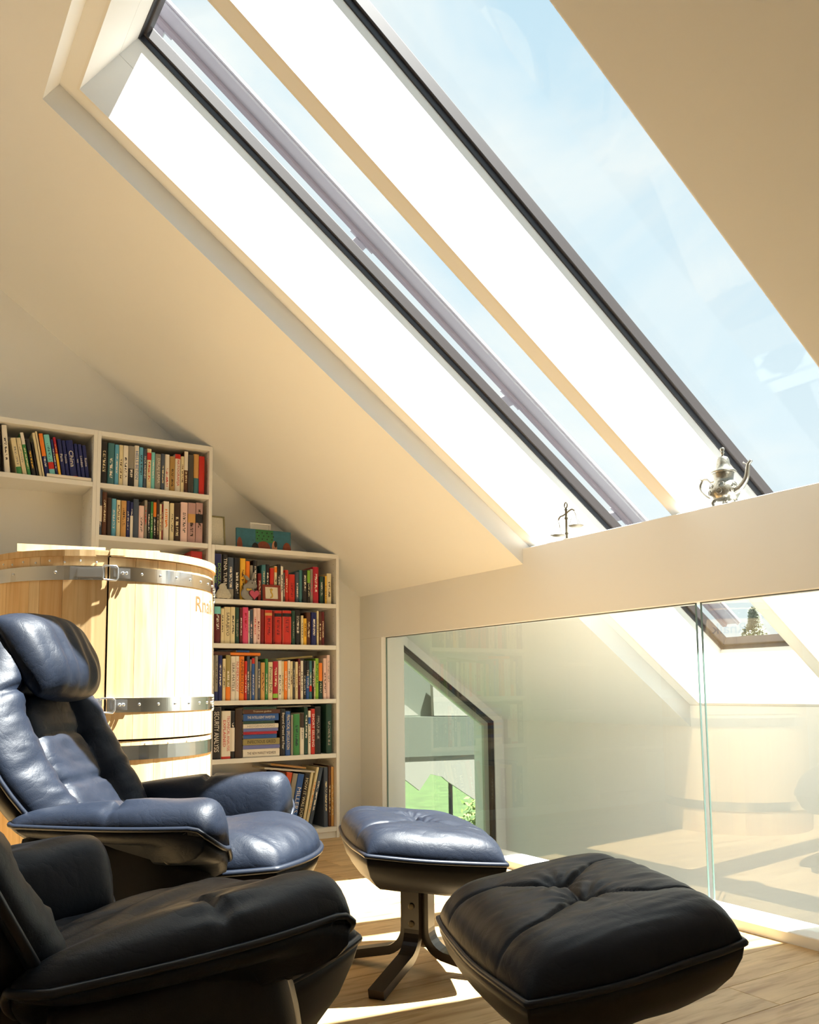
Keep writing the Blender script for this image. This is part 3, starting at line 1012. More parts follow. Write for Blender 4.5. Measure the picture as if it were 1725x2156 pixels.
M['shell_tan'] = M['shell']
for loc, ang, RS, sl_, lab, sd in (((0.785, 2.70), -37.5, 1.08, 0.0, 'navy leather recliner in the sun, its high back beside the wooden barrel', 11),
                          ((0.318, 1.645), 21.0, 1.02, 0.12, 'black leather recliner in the near left corner, cut off by the picture edge', 23)):
    rc = recliner(loc, math.radians(ang), lab, sd, slide=sl_)
    for ch in rc.children:
        ch.data.transform(Matrix.Scale(RS, 4))
        for c2 in ch.children:
            c2.data.transform(Matrix.Scale(RS, 4))
footstool((1.57, 2.48), math.radians(-20), 'sunlit blue-grey leather footstool on dark bent-wood legs, before the gable window', 3, math.radians(33), -0.11)
footstool((1.295, 1.433), math.radians(-18.5), 'large black leather footstool in the foreground right', 7, math.radians(50), 0.17)
# ================================================================== wooden steam barrel
BC = (0.85, 3.82)
barrel = empty('steam_barrel', (BC[0], BC[1], 0))
tag(barrel, 'tall pale pine barrel cabinet with polished steel hoops and a hinged door', 'barrel')
RB = 0.448
def brad(z):
    return RB + 0.006 * (1 - z / 1.425)
def arc_piece(bm, t0, t1, z0, z1, ri, ro, seg=4, nz=1):
    """ri, ro: functions of z"""
    grid = []
    for k in range(nz + 1):
        z = z0 + (z1 - z0) * k / nz
        A = [bm.verts.new((ro(z) * math.cos(t0 + (t1 - t0) * i / seg), ro(z) * math.sin(t0 + (t1 - t0) * i / seg), z)) for i in range(seg + 1)]
        B = [bm.verts.new((ri(z) * math.cos(t0 + (t1 - t0) * i / seg), ri(z) * math.sin(t0 + (t1 - t0) * i / seg), z)) for i in range(seg + 1)]
        grid.append((A, B))
    for k in range(nz):
        (A, B), (A2, B2) = grid[k], grid[k + 1]
        for i in range(seg):
            bm.faces.new((A[i], A[i + 1], A2[i + 1], A2[i]))
            bm.faces.new((B[i + 1], B[i], B2[i], B2[i + 1]))
        bm.faces.new((A[0], A2[0], B2[0], B[0]))
        bm.faces.new((A[-1], B[-1], B2[-1], A2[-1]))
    for (A, B), fl in ((grid[0], 0), (grid[-1], 1)):
        for i in range(seg):
            f = (A[i], A[i + 1], B[i + 1], B[i])
            bm.faces.new(f if fl else f[::-1])
TD0, TD1 = math.radians(-101.3), math.radians(-13)
ZD = 0.727
ZT = 1.425
def staves(t0, t1, widths, z0, z1, parent, mat='pine', dr=0.0):
    tot = sum(widths)
    t = t0
    for i, wd in enumerate(widths):
        t2 = t + (t1 - t0) * wd / tot
        bm = bmesh.new()
        g = 0.0006 / RB
        arc_piece(bm, t + g, t2 - g, z0, z1, lambda z: brad(z) - 0.032 + dr, lambda z: brad(z) + dr, 3, 2)
        bm_obj('stave', bm, M['pine_pale'] if (wd < 0.6) else M[mat], parent)
        t = t2
door_w = [1.15, 1.05, 1.0, 0.95, 1.1, 0.9, 1.0, 0.9]
bm = bmesh.new()
for z in (0.95, 1.30):
    arc_piece(bm, TD0 + 0.05, TD1 - 0.05, z - 0.03, z + 0.03, lambda z: brad(z) - 0.055, lambda z: brad(z) - 0.034, 10)
door = bm_obj('door', bm, M['pine'], barrel)
staves(TD0 + 0.010, TD1 - 0.004, door_w, ZD + 0.007, ZT - 0.002, door, dr=0.003)
staves(TD0, TD1, door_w, 0.0, ZD, barrel)
body_w = [1.6, 0.9, 0.45, 1.2, 1.0, 0.5, 0.9, 1.2, 1.0, 1.0, 1.1, 1.0, 0.9, 1.0, 1.2, 1.0, 1.0, 0.9, 1.0, 1.1, 1.0]
staves(TD1, TD0 + 2 * PI, body_w[::-1], 0.0, ZT, barrel)
lathe('floor_board', [(0, 0.02), (RB - 0.035, 0.02), (RB - 0.035, 0.05), (0, 0.05)], M['pine'], barrel, 40)
# steel hoops, cut where the door opens
def hoop(z, t0, t1, parent, h=0.054):
    bm = bmesh.new()
    arc_piece(bm, t0, t1, z - h / 2, z + h / 2, lambda q: brad(q) + 0.0032, lambda q: brad(q) + 0.0052, 72)
    return bm_obj('hoop', bm, M['steel'], parent)
def screw(t, z, parent, r=0.0055, base=0.0052):
    d = Vector((math.cos(t), math.sin(t), 0))
    c = d * (brad(z) + base) + Vector((0, 0, z))
    bm = bmesh.new()
    sweep(bm, [c, c + d * 0.0025, c + d * 0.004], [r, r, r * 0.55], 8)
    bm_obj('screw', bm, M['zinc'], parent, True)
for z in (1.361, 0.862):
    h1 = hoop(z, TD0 + 0.02, TD1 - 0.01, door)
    h2 = hoop(z, TD1 + 0.01, TD0 + 2 * PI - 0.02, barrel)
    for k in range(8):
        screw(TD0 + 0.28 + 0.17 * k, z + 0.002, h1)
    for k in range(6):
        screw(TD0 - 0.42 - 0.42 * k, z + 0.002, h2)
hoop(0.683, 0, 2 * PI, barrel)
hoop(0.17, 0, 2 * PI, barrel)
for k in range(6):
    screw(TD0 + 0.12 + k * 0.22, 0.715, barrel, 0.004, 0.0)
for k in range(9):
    screw(TD0 - 0.09 - k * 0.13, 1.402 + 0.006 * (k % 2), barrel, 0.0042, -0.001)
# toggle latches
def latch(z):
    t0 = TD0
    n = Vector((math.cos(t0), math.sin(t0), 0))
    tg = Vector((-math.sin(t0), math.cos(t0), 0))
    o = n * (brad(z) + 0.005)
    Z = Vector((0, 0, 1))
    def obox(name, a0, a1, z0, z1, n0, n1, mat, parent, bev=0.002):
        bm = bmesh.new()
        c = []
        for nn in (n0, n1):
            for (aa, zz) in ((a0, z0), (a1, z0), (a1, z1), (a0, z1)):
                sag = -(aa * aa) / (2 * RB)
                c.append(o + tg * aa + Z * (z + zz) + n * (nn + sag))
        hexa(bm, c)
        bmesh.ops.bevel(bm, geom=bm.edges[:], offset=bev, segments=2, affect='EDGES')
        return bm_obj(name, bm, mat, parent)
    body = obox('latch', -0.112, -0.012, -0.020, 0.020, 0.001, 0.016, M['zinc'], barrel, 0.004)
    obox('latch_plate', -0.135, -0.02, -0.026, 0.024, 0.0, 0.003, M['zinc'], body, 0.001)
    pts = [o + tg * a + Z * (z + b) + n * 0.012 for a, b in ((-0.012, -0.026), (0.030, -0.028), (0.036, -0.02), (0.036, 0.02), (0.030, 0.027), (-0.012, 0.027), (-0.018, 0.02), (-0.018, -0.02))]
    tube('latch_loop', pts, 0.0036, M['zinc'], body, 8, closed=True)
    hook = obox('catch_plate', 0.036, 0.082, -0.019, 0.021, 0.002, 0.006, M['zinc'], door, 0.001)
    obox('catch_hook', 0.020, 0.036, -0.016, 0.018, 0.002, 0.014, M['zinc'], hook, 0.002)
    for a in (0.054, 0.068):
        c = o + tg * a + Z * (z + 0.002) + n * (0.004)
        bm = bmesh.new()
        sweep(bm, [c, c + n * 0.006, c + n * 0.009], [0.006, 0.006, 0.003], 10)
        bm_obj('rivet', bm, M['zinc'], hook, True)
latch(1.361)
latch(0.862)
# hinges at the right-hand edge
for z in (1.335, 0.862):
    d = Vector((math.cos(TD1), math.sin(TD1), 0))
    hb_ = tube('hinge', [d * (RB + 0.010) + Vector((0, 0, z - 0.035)), d * (RB + 0.010) + Vector((0, 0, z + 0.035))], 0.008, M['zinc'], barrel, 10)
    for q in (-0.022, 0.0, 0.022):
        bm = bmesh.new()
        sweep(bm, [d * (RB + 0.010) + Vector((0, 0, z + q - 0.007)), d * (RB + 0.010) + Vector((0, 0, z + q + 0.007))], 0.0098, 10)
        bm_obj('knuckle', bm, M['steel'], hb_, True)
# two half lids with grip battens
def half_lid(a0, z0, over, th=0.024, name='lid'):
    """half disc whose straight edge runs along angle a0; covers the side a0..a0+pi"""
    bm = bmesh.new()
    R = RB + over
    n = 26
    c = [(0, 0)] 
    pts = [(R * math.cos(a0 + PI * i / n), R * math.sin(a0 + PI * i / n)) for i in range(n + 1)]
    A = [bm.verts.new((x, y, z0)) for x, y in pts]
    B = [bm.verts.new((x, y, z0 + th)) for x, y in pts]
    bm.faces.new(A[::-1]); bm.faces.new(B)
    for i in range(n):
        bm.faces.new((A[i], A[i + 1], B[i + 1], B[i]))
    bm.faces.new((A[-1], A[0], B[0], B[-1]))
    bmesh.ops.bevel(bm, geom=[e for e in bm.edges if abs(e.verts[0].co.z - e.verts[1].co.z) < 1e-6], offset=0.004, segments=2, affect='EDGES')
    return bm_obj(name, bm, M['pine'], barrel)
A0 = TD0 + 0.015
l1 = half_lid(A0 + PI, ZT + 0.0005, 0.004)
l2 = half_lid(A0, ZT + 0.0005, 0.016, 0.030)
def batten(parent, p0, p1, z, w=0.055, h=0.03):
    tube('batten', [Vector((*p0, z + h / 2)), Vector((*p1, z + h / 2))], 0.01, M['pine_pale'], parent, flat=(w, h))
e = Vector((math.cos(A0), math.sin(A0)))
f = Vector((-math.sin(A0), math.cos(A0)))
zl = ZT + 0.0245
batten(l1, e * 0.30 - f * 0.33, e * 0.30 - f * 0.012, zl)
batten(l1, e * -0.20 - f * 0.36, e * -0.20 - f * 0.012, zl)
batten(l2, e * 0.24 + f * 0.03, e * 0.24 + f * 0.20, zl + 0.006)
batten(l2, e * 0.02 + f * 0.20, e * 0.02 + f * 0.415, zl + 0.006)
# branded lettering burnt into the door
def curved_text(txt, tmid, z, hgt, wid_):
    cu = bpy.data.curves.new('brand', 'FONT'); cu.body = txt; cu.align_x = 'CENTER'; cu.align_y = 'CENTER'
    tmp = bpy.data.objects.new('brand', cu); COL.objects.link(tmp)
    me = bpy.data.meshes.new_from_object(tmp.evaluated_get(bpy.context.evaluated_depsgraph_get()))
    bpy.data.objects.remove(tmp)
    xs = [v.co.x for v in me.vertices]; ys = [v.co.y for v in me.vertices]
    for v in me.vertices:
        a = tmid + (v.co.x - (min(xs) + max(xs)) / 2) / (max(xs) - min(xs)) * wid_ / RB
        zz = z + (v.co.y - (min(ys) + max(ys)) / 2) / (max(ys) - min(ys)) * hgt
        rr = brad(zz) + 0.0038
        v.co = (rr * math.cos(a), rr * math.sin(a), zz)
    me.materials.clear(); me.materials.append(M['burnt'])
    return link(bpy.data.objects.new('burnt_lettering', me), door)
curved_text('Rnaik', math.radians(-38), 1.27, 0.062, 0.20)
PAL = {'black': (34, 32, 34), 'navy': (32, 38, 92), 'white': (222, 214, 200), 'cream': (214, 200, 160), 'brown': (84, 50, 34), 'dbrown': (58, 40, 30), 'green': (60, 128, 70), 'dgreen': (34, 66, 56), 'teal': (62, 112, 120), 'ltblue': (92, 160, 190), 'slate': (66, 76, 92), 'grey': (140, 134, 122), 'dgrey': (72, 68, 64), 'red': (190, 44, 34), 'dred': (120, 26, 26), 'crimson': (168, 26, 48), 'orange': (226, 124, 36), 'yellow': (226, 176, 56), 'tan': (196, 150, 88), 'ochre': (168, 134, 76), 'pink': (206, 72, 112), 'mauve': (176, 140, 136), 'lime': (132, 178, 60), 'maroon': (96, 30, 34), 'lilac': (106, 112, 170), 'blue': (44, 84, 150), 'palepink': (222, 190, 182), 'olive': (150, 136, 84), 'cyan': (120, 196, 196)}
SHELVES = {
 'mid1': (2.073, [
  (1.0606, 0.0378, 0.242, 'black', '', 'cream', None),
  (1.1006, 0.0374, 0.24, 'teal', '', 'white', None),
  (1.1382, 0.023, 0.235, 'ltblue', '', 'white', None),
  (1.1613, 0.0231, 0.236, 'cream', '', 'brown', None),
  (1.1845, 0.0296, 0.237, 'white', '', 'black', None),
  (1.2141, 0.0341, 0.239, 'black', '', 'white', ('grey', 0.45, 1)),
  (1.2481, 0.0264, 0.246, 'white', 'HELLS BETON', 'blue', None),
  (1.2747, 0.0237, 0.239, 'ltblue', '', 'black', None),
  (1.2986, 0.0195, 0.233, 'slate', 'NICK HORNBY', 'white', None),
  (1.3181, 0.0254, 0.236, 'cream', '', 'red', ('red', 0.72, 0.9)),
  (1.3439, 0.0219, 0.219, 'cyan', '', 'white', None),
  (1.3659, 0.033, 0.212, 'grey', 'DALAJ LAMA', 'white', None),
  (1.3989, 0.0221, 0.217, 'slate', '', 'cream', None),
  (1.421, 0.0296, 0.217, 'white', '', 'red', None),
  (1.4509, 0.0321, 0.21, 'ochre', '', 'dbrown', None),
  (1.4827, 0.033, 0.228, 'white', 'FAKTOGRAFIJA', 'red', ('red', 0.88, 1)),
  (1.516, 0.0211, 0.218, 'cream', '', 'brown', None),
  (1.5367, 0.0243, 0.251, 'brown', '', 'cream', ('white', 0.55, 1)),
  (1.5613, 0.0328, 0.235, 'dgrey', '', '', None),
  (1.5941, 0.0331, 0.243, 'tan', '', '', ('teal', 0.0, 0.4)),
  (1.625, 0.0348, 0.233, 'red', '', '', None),
 ]),
 'mid2': (1.78, [
  (1.0572, 0.0204, 0.259, 'slate', '', 'white', ('white', 0.3, 0.65)),
  (1.0759, 0.026, 0.247, 'brown', '', 'cream', None),
  (1.1027, 0.0241, 0.217, 'dbrown', '', '', None),
  (1.1268, 0.0276, 0.216, 'ltblue', '', 'white', None),
  (1.1546, 0.0243, 0.211, 'cream', '', 'brown', None),
  (1.1791, 0.0301, 0.209, 'tan', '', 'dbrown', None),
  (1.2091, 0.0204, 0.212, 'navy', '', 'white', None),
  (1.2297, 0.0169, 0.205, 'navy', '', 'white', ('white', 0, 0.62)),
  (1.2463, 0.0312, 0.226, 'slate', '', '', None),
  (1.2769, 0.0314, 0.19, 'palepink', '', 'dgrey', None),
  (1.3098, 0.018, 0.227, 'grey', '', 'red', None),
  (1.3279, 0.018, 0.219, 'black', '', 'white', None),
  (1.3459, 0.0145, 0.221, 'green', '', 'white', None),
  (1.3604, 0.0182, 0.223, 'black', '', 'white', ('orange', 0.6, 0.98)),
  (1.3784, 0.016, 0.236, 'dbrown', '', 'cream', None),
  (1.3949, 0.0132, 0.211, 'cream', '', 'black', None),
  (1.408, 0.011, 0.213, 'dred', '', 'cream', None),
  (1.4187, 0.0346, 0.232, 'white', '', 'orange', None),
  (1.4558, 0.0245, 0.224, 'cream', '', 'dgrey', None),
  (1.4802, 0.0388, 0.229, 'dbrown', '', 'cream', None),
  (1.519, 0.0414, 0.236, 'palepink', '', 'dgrey', None),
  (1.562, 0.0464, 0.238, 'mauve', '', 'dbrown', ('tan', 0.5, 0.72)),
  (1.6099, 0.043, 0.243, 'mauve', '', 'dbrown', ('black', 0.5, 0.72)),
 ]),
 'r1': (1.457, [
  (1.715, 0.0586, 0.271, 'navy', 'DOUGLAS|ADAMS', 'lime', None),
  (1.7762, 0.0345, 0.269, 'black', 'TINA TURNER', 'white', None),
  (1.8109, 0.0394, 0.254, 'slate', '', 'white', ('grey', 0.0, 0.25)),
  (1.8503, 0.0376, 0.254, 'black', '', 'white', None),
  (1.8879, 0.0379, 0.254, 'yellow', '', 'brown', None),
  (1.926, 0.0254, 0.239, 'orange', '', '', None),
  (1.9527, 0.0202, 0.215, 'grey', '', 'dgrey', None),
  (1.9727, 0.0267, 0.247, 'black', '', 'white', None),
  (2.0011, 0.0247, 0.168, 'dred', '', 'cream', None),
  (2.0265, 0.0281, 0.223, 'teal', '', 'cream', None),
  (2.0546, 0.0234, 0.227, 'black', '', 'white', None),
  (2.0808, 0.0284, 0.206, 'red', '', '', None),
  (2.1108, 0.0192, 0.221, 'cream', '', 'black', ('orange', 0.82, 0.97)),
  (2.13, 0.021, 0.232, 'black', '', 'white', None),
  (2.151, 0.0177, 0.221, 'white', '', 'black', None),
  (2.17, 0.0128, 0.183, 'dgrey', '', 'white', None),
  (2.1827, 0.024, 0.201, 'red', '', 'cream', None),
  (2.2078, 0.0449, 0.176, 'red', '', 'dred', None),
  (2.2527, 0.0254, 0.191, 'slate', '', 'white', None),
  (2.2781, 0.0227, 0.206, 'teal', '', '', None),
  (2.3008, 0.0325, 0.206, 'black', '', 'white', None),
  (2.3333, 0.0218, 0.214, 'black', '', 'cream', ('lime', 0.6, 0.97)),
  (2.3551, 0.0202, 0.218, 'grey', '', 'pink', None),
  (2.3752, 0.0406, 0.233, 'crimson', '', 'white', None),
  (2.4216, 0.0292, 0.175, 'dgreen', '', 'white', None),
  (2.4508, 0.0088, 0.174, 'black', '', '', None),
  (2.4596, 0.0129, 0.18, 'yellow', '', 'black', None),
  (2.4725, 0.033, 0.197, 'cream', '', 'dgrey', None),
 ]),
 'r2': (1.193, [
  (1.714, 0.0176, 0.214, 'black', '', 'white', None),
  (1.7316, 0.039, 0.218, 'maroon', '', 'white', ('cyan', 0.8, 1)),
  (1.7708, 0.0209, 0.207, 'cream', '', 'black', None),
  (1.7916, 0.0395, 0.218, 'cream', 'SARAJEVO', 'dgrey', None),
  (1.8311, 0.0295, 0.219, 'cream', '', 'dgrey', None),
  (1.8606, 0.0276, 0.218, 'dgreen', '', 'grey', None),
  (1.8882, 0.0183, 0.217, 'maroon', '', 'white', None),
  (1.9065, 0.0368, 0.22, 'pink', '', 'crimson', None),
  (1.9434, 0.0084, 0.201, 'white', '', 'dgrey', None),
  (1.9518, 0.0233, 0.209, 'slate', '', 'palepink', None),
  (1.975, 0.0213, 0.217, 'palepink', '', 'red', None),
  (1.9963, 0.0267, 0.218, 'palepink', '', 'dred', None),
  (2.0231, 0.0258, 0.212, 'dred', '', '', None),
  (2.05, 0.0487, 0.209, 'red', '', 'dred', ('tan', 0.84, 0.92)),
  (2.0998, 0.0131, 0.207, 'dred', '', '', None),
  (2.1139, 0.0493, 0.209, 'red', '', 'dred', ('black', 0.82, 0.92)),
  (2.1655, 0.0599, 0.211, 'red', '', 'dred', ('black', 0.82, 0.92)),
  (2.2265, 0.024, 0.212, 'dgreen', '', 'grey', None),
  (2.2505, 0.0394, 0.216, 'black', '', 'white', None),
  (2.2905, 0.0158, 0.184, 'cream', '', 'black', None),
  (2.307, 0.0227, 0.166, 'yellow', '', 'brown', None),
  (2.3302, 0.0308, 0.206, 'brown', '', 'cream', None),
  (2.361, 0.0374, 0.207, 'navy', '', 'white', None),
  (2.3984, 0.0144, 0.216, 'cream', '', 'dgrey', None),
  (2.4128, 0.0203, 0.214, 'brown', '', 'cream', None),
  (2.4331, 0.0233, 0.213, 'maroon', '', 'cream', None),
 ]),
 'r3': (0.856, [
  (1.7177, 0.0201, 0.265, 'grey', '', 'white', None),
  (1.7378, 0.0217, 0.267, 'grey', '', 'dgrey', ('navy', 0, 0.2)),
  (1.7594, 0.0253, 0.266, 'navy', '', 'white', None),
  (1.785, 0.0203, 0.246, 'cream', '', 'black', None),
  (1.8051, 0.0307, 0.268, 'olive', '', 'white', ('orange', 0, 0.3)),
  (1.8358, 0.0278, 0.262, 'white', 'SERK MATELE', 'dgrey', None),
  (1.8636, 0.0259, 0.263, 'white', 'NUMEROLOGY', 'red', None),
  (1.8895, 0.0312, 0.262, 'orange', 'NUMEROLOGY', 'brown', None),
  (1.9209, 0.0172, 0.233, 'red', '', 'white', None),
  (1.9379, 0.0184, 0.263, 'slate', '', 'white', None),
  (1.9565, 0.0105, 0.243, 'grey', '', 'navy', None),
  (1.9669, 0.0201, 0.251, 'blue', '', 'white', ('red', 0.87, 1)),
  (1.9869, 0.0196, 0.261, 'grey', '', '', None),
  (2.0067, 0.0197, 0.231, 'slate', '', 'white', None),
  (2.0264, 0.0283, 0.226, 'tan', '', 'brown', None),
  (2.0546, 0.0188, 0.249, 'green', '', 'white', None),
  (2.0746, 0.0302, 0.229, 'cream', 'Pronaci Duh', 'black', None),
  (2.1048, 0.0337, 0.234, 'crimson', '', 'cream', ('lime', 0.05, 0.16)),
  (2.1384, 0.0246, 0.238, 'white', '', 'dgrey', None),
  (2.163, 0.0148, 0.235, 'cream', '', 'brown', None),
  (2.1778, 0.0237, 0.235, 'orange', '', 'white', None),
  (2.2015, 0.0182, 0.24, 'white', '', 'dgrey', None),
  (2.2197, 0.0189, 0.235, 'cream', '', 'brown', None),
  (2.2386, 0.0128, 0.235, 'dgrey', '', 'white', None),
  (2.252, 0.019, 0.232, 'cream', '', 'ochre', None),
  (2.2709, 0.0179, 0.251, 'maroon', '', 'cream', None),
  (2.2889, 0.0191, 0.238, 'white', '', 'black', None),
  (2.3091, 0.0181, 0.239, 'black', '', 'white', None),
  (2.3272, 0.0227, 0.239, 'blue', 'THE TOPLE', 'white', ('black', 0.6, 1)),
  (2.3499, 0.0182, 0.239, 'teal', '', 'white', ('red', 0.2, 0.35)),
  (2.3681, 0.0148, 0.239, 'black', '', 'white', None),
  (2.3829, 0.0097, 0.239, 'cream', '', 'black', None),
  (2.3926, 0.023, 0.255, 'lime', '', 'dgreen', None),
  (2.4156, 0.026, 0.226, 'dgreen', '', 'cream', ('orange', 0.5, 1)),
  (2.4462, 0.0244, 0.255, 'palepink', '', 'brown', None),
  (2.4706, 0.0222, 0.276, 'palepink', '', 'grey', None),
 ]),
 'r4': (0.517, [
  (1.7231, 0.0586, 0.3, 'black', 'SECURITY ANALYSIS', 'white', None),
  (1.782, 0.0573, 0.278, 'white', 'TECHNICAL ANALYSIS|EXPLAINED', 'red', ('red', 0, 0.05)),
  (1.8403, 0.0266, 0.276, 'black', '', 'white', ('white', 0.15, 0.65)),
  (1.8683, 0.0448, 0.288, 'dbrown', '', '', None),
  (2.1534, 0.0354, 0.282, 'black', 'Beyond Greed and Fear', 'white', None),
  (2.1889, 0.034, 0.268, 'blue', 'PRACTICAL SPECULATION', 'cream', None),
  (2.2236, 0.016, 0.244, 'grey', '', '', None),
  (2.2412, 0.0427, 0.25, 'green', '', 'dgreen', None),
  (2.2856, 0.028, 0.256, 'white', 'the panic', 'black', ('dbrown', 0.65, 1)),
  (2.3135, 0.0264, 0.289, 'dgreen', '', 'white', None),
  (2.34, 0.0186, 0.268, 'white', '', 'black', ('blue', 0.7, 0.85)),
  (2.3592, 0.0278, 0.279, 'red', 'SHORT SELLING', 'white', None),
  (2.387, 0.0429, 0.291, 'black', '', 'grey', None),
  (2.4644, 0.0406, 0.306, 'dgreen', '', 'grey', None),
 ]),
}
# ================================================================== bookcases
YF = 4.917
def bookcase(x0, x1, zt, shelves, label, back=True):
    r = empty('bookcase', ((x0 + x1) / 2, YF, 0))
    tag(r, label, 'bookcase', 'white built-in bookcases')
    cx = (x0 + x1) / 2
    t = 0.020
    a, b = x0 - cx, x1 - cx
    d = YG - YF - 0.004
    box('side_panel', a, a + t, 0, d, 0, zt, M['shelf'], r, 0.001)
    box('side_panel', b - t, b, 0, d, 0, zt, M['shelf'], r, 0.001)
    box('top_panel', a + t, b - t, 0, d, zt - 0.028, zt, M['shelf'], r, 0.001)
    box('back_panel', a + t, b - t, d - 0.006, d, 0.05, zt - 0.028, M['shelf'], r)
    box('plinth', a + t, b - t, 0.012, 0.03, 0, 0.05, M['shelf'], r)
    for z in shelves:
        box('shelf', a + t, b - t, 0.002, d - 0.006, z - 0.027, z, M['shelf'], r, 0.001)
    # rows of peg holes in the right-hand side panel
    vs, fs = [], []
    zz = 0.12
    while zz < zt - 0.05:
        for yy in (0.04, d - 0.05):
            k = len(vs)
            for q in range(6):
                vs.append((b - t - 0.0006, yy + 0.0028 * math.cos(q * PI / 3), zz + 0.0028 * math.sin(q * PI / 3)))
            fs.append(tuple(range(k, k + 6)))
        zz += 0.042
    tag(mesh('peg_holes', vs, fs, M['gasket'], r), kind='stuff')
    return r
bookcase(0.20, 1.0370, 2.368, [0.066, 0.42, 0.80, 1.20, 1.60, 2.073], 'tall white bookcase at the left edge, with travel guides on top')
bookcase(1.0375, 1.6995, 2.368, [0.066, 0.40, 0.75, 1.10, 1.44, 1.780, 2.073], 'tall narrow white bookcase in the middle behind the barrel')
bookcase(1.7000, 2.5450, 1.778, [0.066, 0.517, 0.856, 1.193, 1.457], 'lower white bookcase on the right beside the gable wall corner')

# ------------------------------------------------------------------ books
BOOKMATS = {}
def book_mat(col, title):
    """cover colour with rows of small printed title marks along the spine"""
    key = (col, title)
    if key in BOOKMATS:
        return BOOKMATS[key]
    m, t, b = new_mat('cover_' + col + ('_' + title if title else ''))
    Nn, Ll = t.nodes.new, t.links.new
    c = [min(0.9, v * 1.15) for v in lin(PAL[col])]
    b.inputs['Roughness'].default_value = 0.42
    b.inputs['Specular IOR Level'].default_value = 0.4
    if not title:
        b.inputs['Base Color'].default_value = (*c, 1)
    else:
        tcn = Nn('ShaderNodeTexCoord')
        oi = Nn('ShaderNodeObjectInfo')
        sp_ = Nn('ShaderNodeSeparateXYZ'); Ll(tcn.outputs['Generated'], sp_.inputs[0])
        def mth(op, a_, b_=None):
            n = Nn('ShaderNodeMath'); n.operation = op
            for i, q in enumerate((a_, b_)):
                if q is None: continue
                if isinstance(q, (int, float)): n.inputs[i].default_value = q
                else: Ll(q, n.inputs[i])
            return n.outputs[0]
        rnd = oi.outputs['Random']
        xm = mth('LESS_THAN', mth('ABSOLUTE', mth('SUBTRACT', sp_.outputs[0], 0.5)), 0.20)
        lo = mth('ADD', 0.12, mth('MULTIPLY', rnd, 0.25))
        z1 = mth('GREATER_THAN', sp_.outputs[2], lo)
        z2 = mth('LESS_THAN', sp_.outputs[2], mth('ADD', lo, 0.5))
        mp_ = Nn('ShaderNodeCombineXYZ')
        Ll(mth('MULTIPLY', sp_.outputs[0], 3.0), mp_.inputs[0])
        Ll(mth('MULTIPLY', sp_.outputs[2], 42.0), mp_.inputs[2])
        Ll(mth('MULTIPLY', rnd, 50.0), mp_.inputs[1])
        nz = Nn('ShaderNodeTexNoise'); nz.inputs['Scale'].default_value = 1.0; nz.inputs['Detail'].default_value = 2
        Ll(mp_.outputs[0], nz.inputs['Vector'])
        nn = mth('GREATER_THAN', nz.outputs[0], 0.50)
        fac = mth('MULTIPLY', mth('MULTIPLY', xm, z1), mth('MULTIPLY', z2, nn))
        mx = Nn('ShaderNodeMix'); mx.data_type = 'RGBA'
        Ll(fac, mx.inputs[0])
        mx.inputs[6].default_value = (*c, 1)
        mx.inputs[7].default_value = (*[min(0.9, v * 1.1) for v in lin(PAL[title])], 1)
        Ll(mx.outputs[2], b.inputs['Base Color'])
    BOOKMATS[key] = m
    return m

M['paper'] = mat_plain('book_pages', (0.72, 0.66, 0.52), 0.9, noise_amt=0.05, nscale=90)
COLNAME = dict(black='black', navy='navy blue', white='white', cream='cream', brown='brown', dbrown='dark brown', green='green', dgreen='dark green', teal='teal', ltblue='light blue', slate='slate blue', grey='grey', dgrey='dark grey', red='red', dred='dark red', crimson='crimson', orange='orange', yellow='yellow', tan='tan', ochre='ochre', pink='pink', mauve='mauve', lime='lime green', maroon='maroon', lilac='lilac blue', blue='blue', palepink='pale pink', olive='olive', cyan='pale turquoise')
ORD = ['first', 'second', 'third', 'fourth', 'fifth', 'sixth', 'seventh', 'eighth', 'ninth', 'tenth', 'eleventh', 'twelfth', 'thirteenth', 'fourteenth', 'fifteenth', 'sixteenth', 'seventeenth', 'eighteenth', 'nineteenth', 'twentieth']
def ordn(i):
    if i < 20: return ORD[i]
    tens = {2: 'twenty', 3: 'thirty'}[(i + 1) // 10]
    u = (i + 1) % 10
    return (tens[:-1] + 'ieth') if u == 0 else tens + '-' + ORD[u - 1]

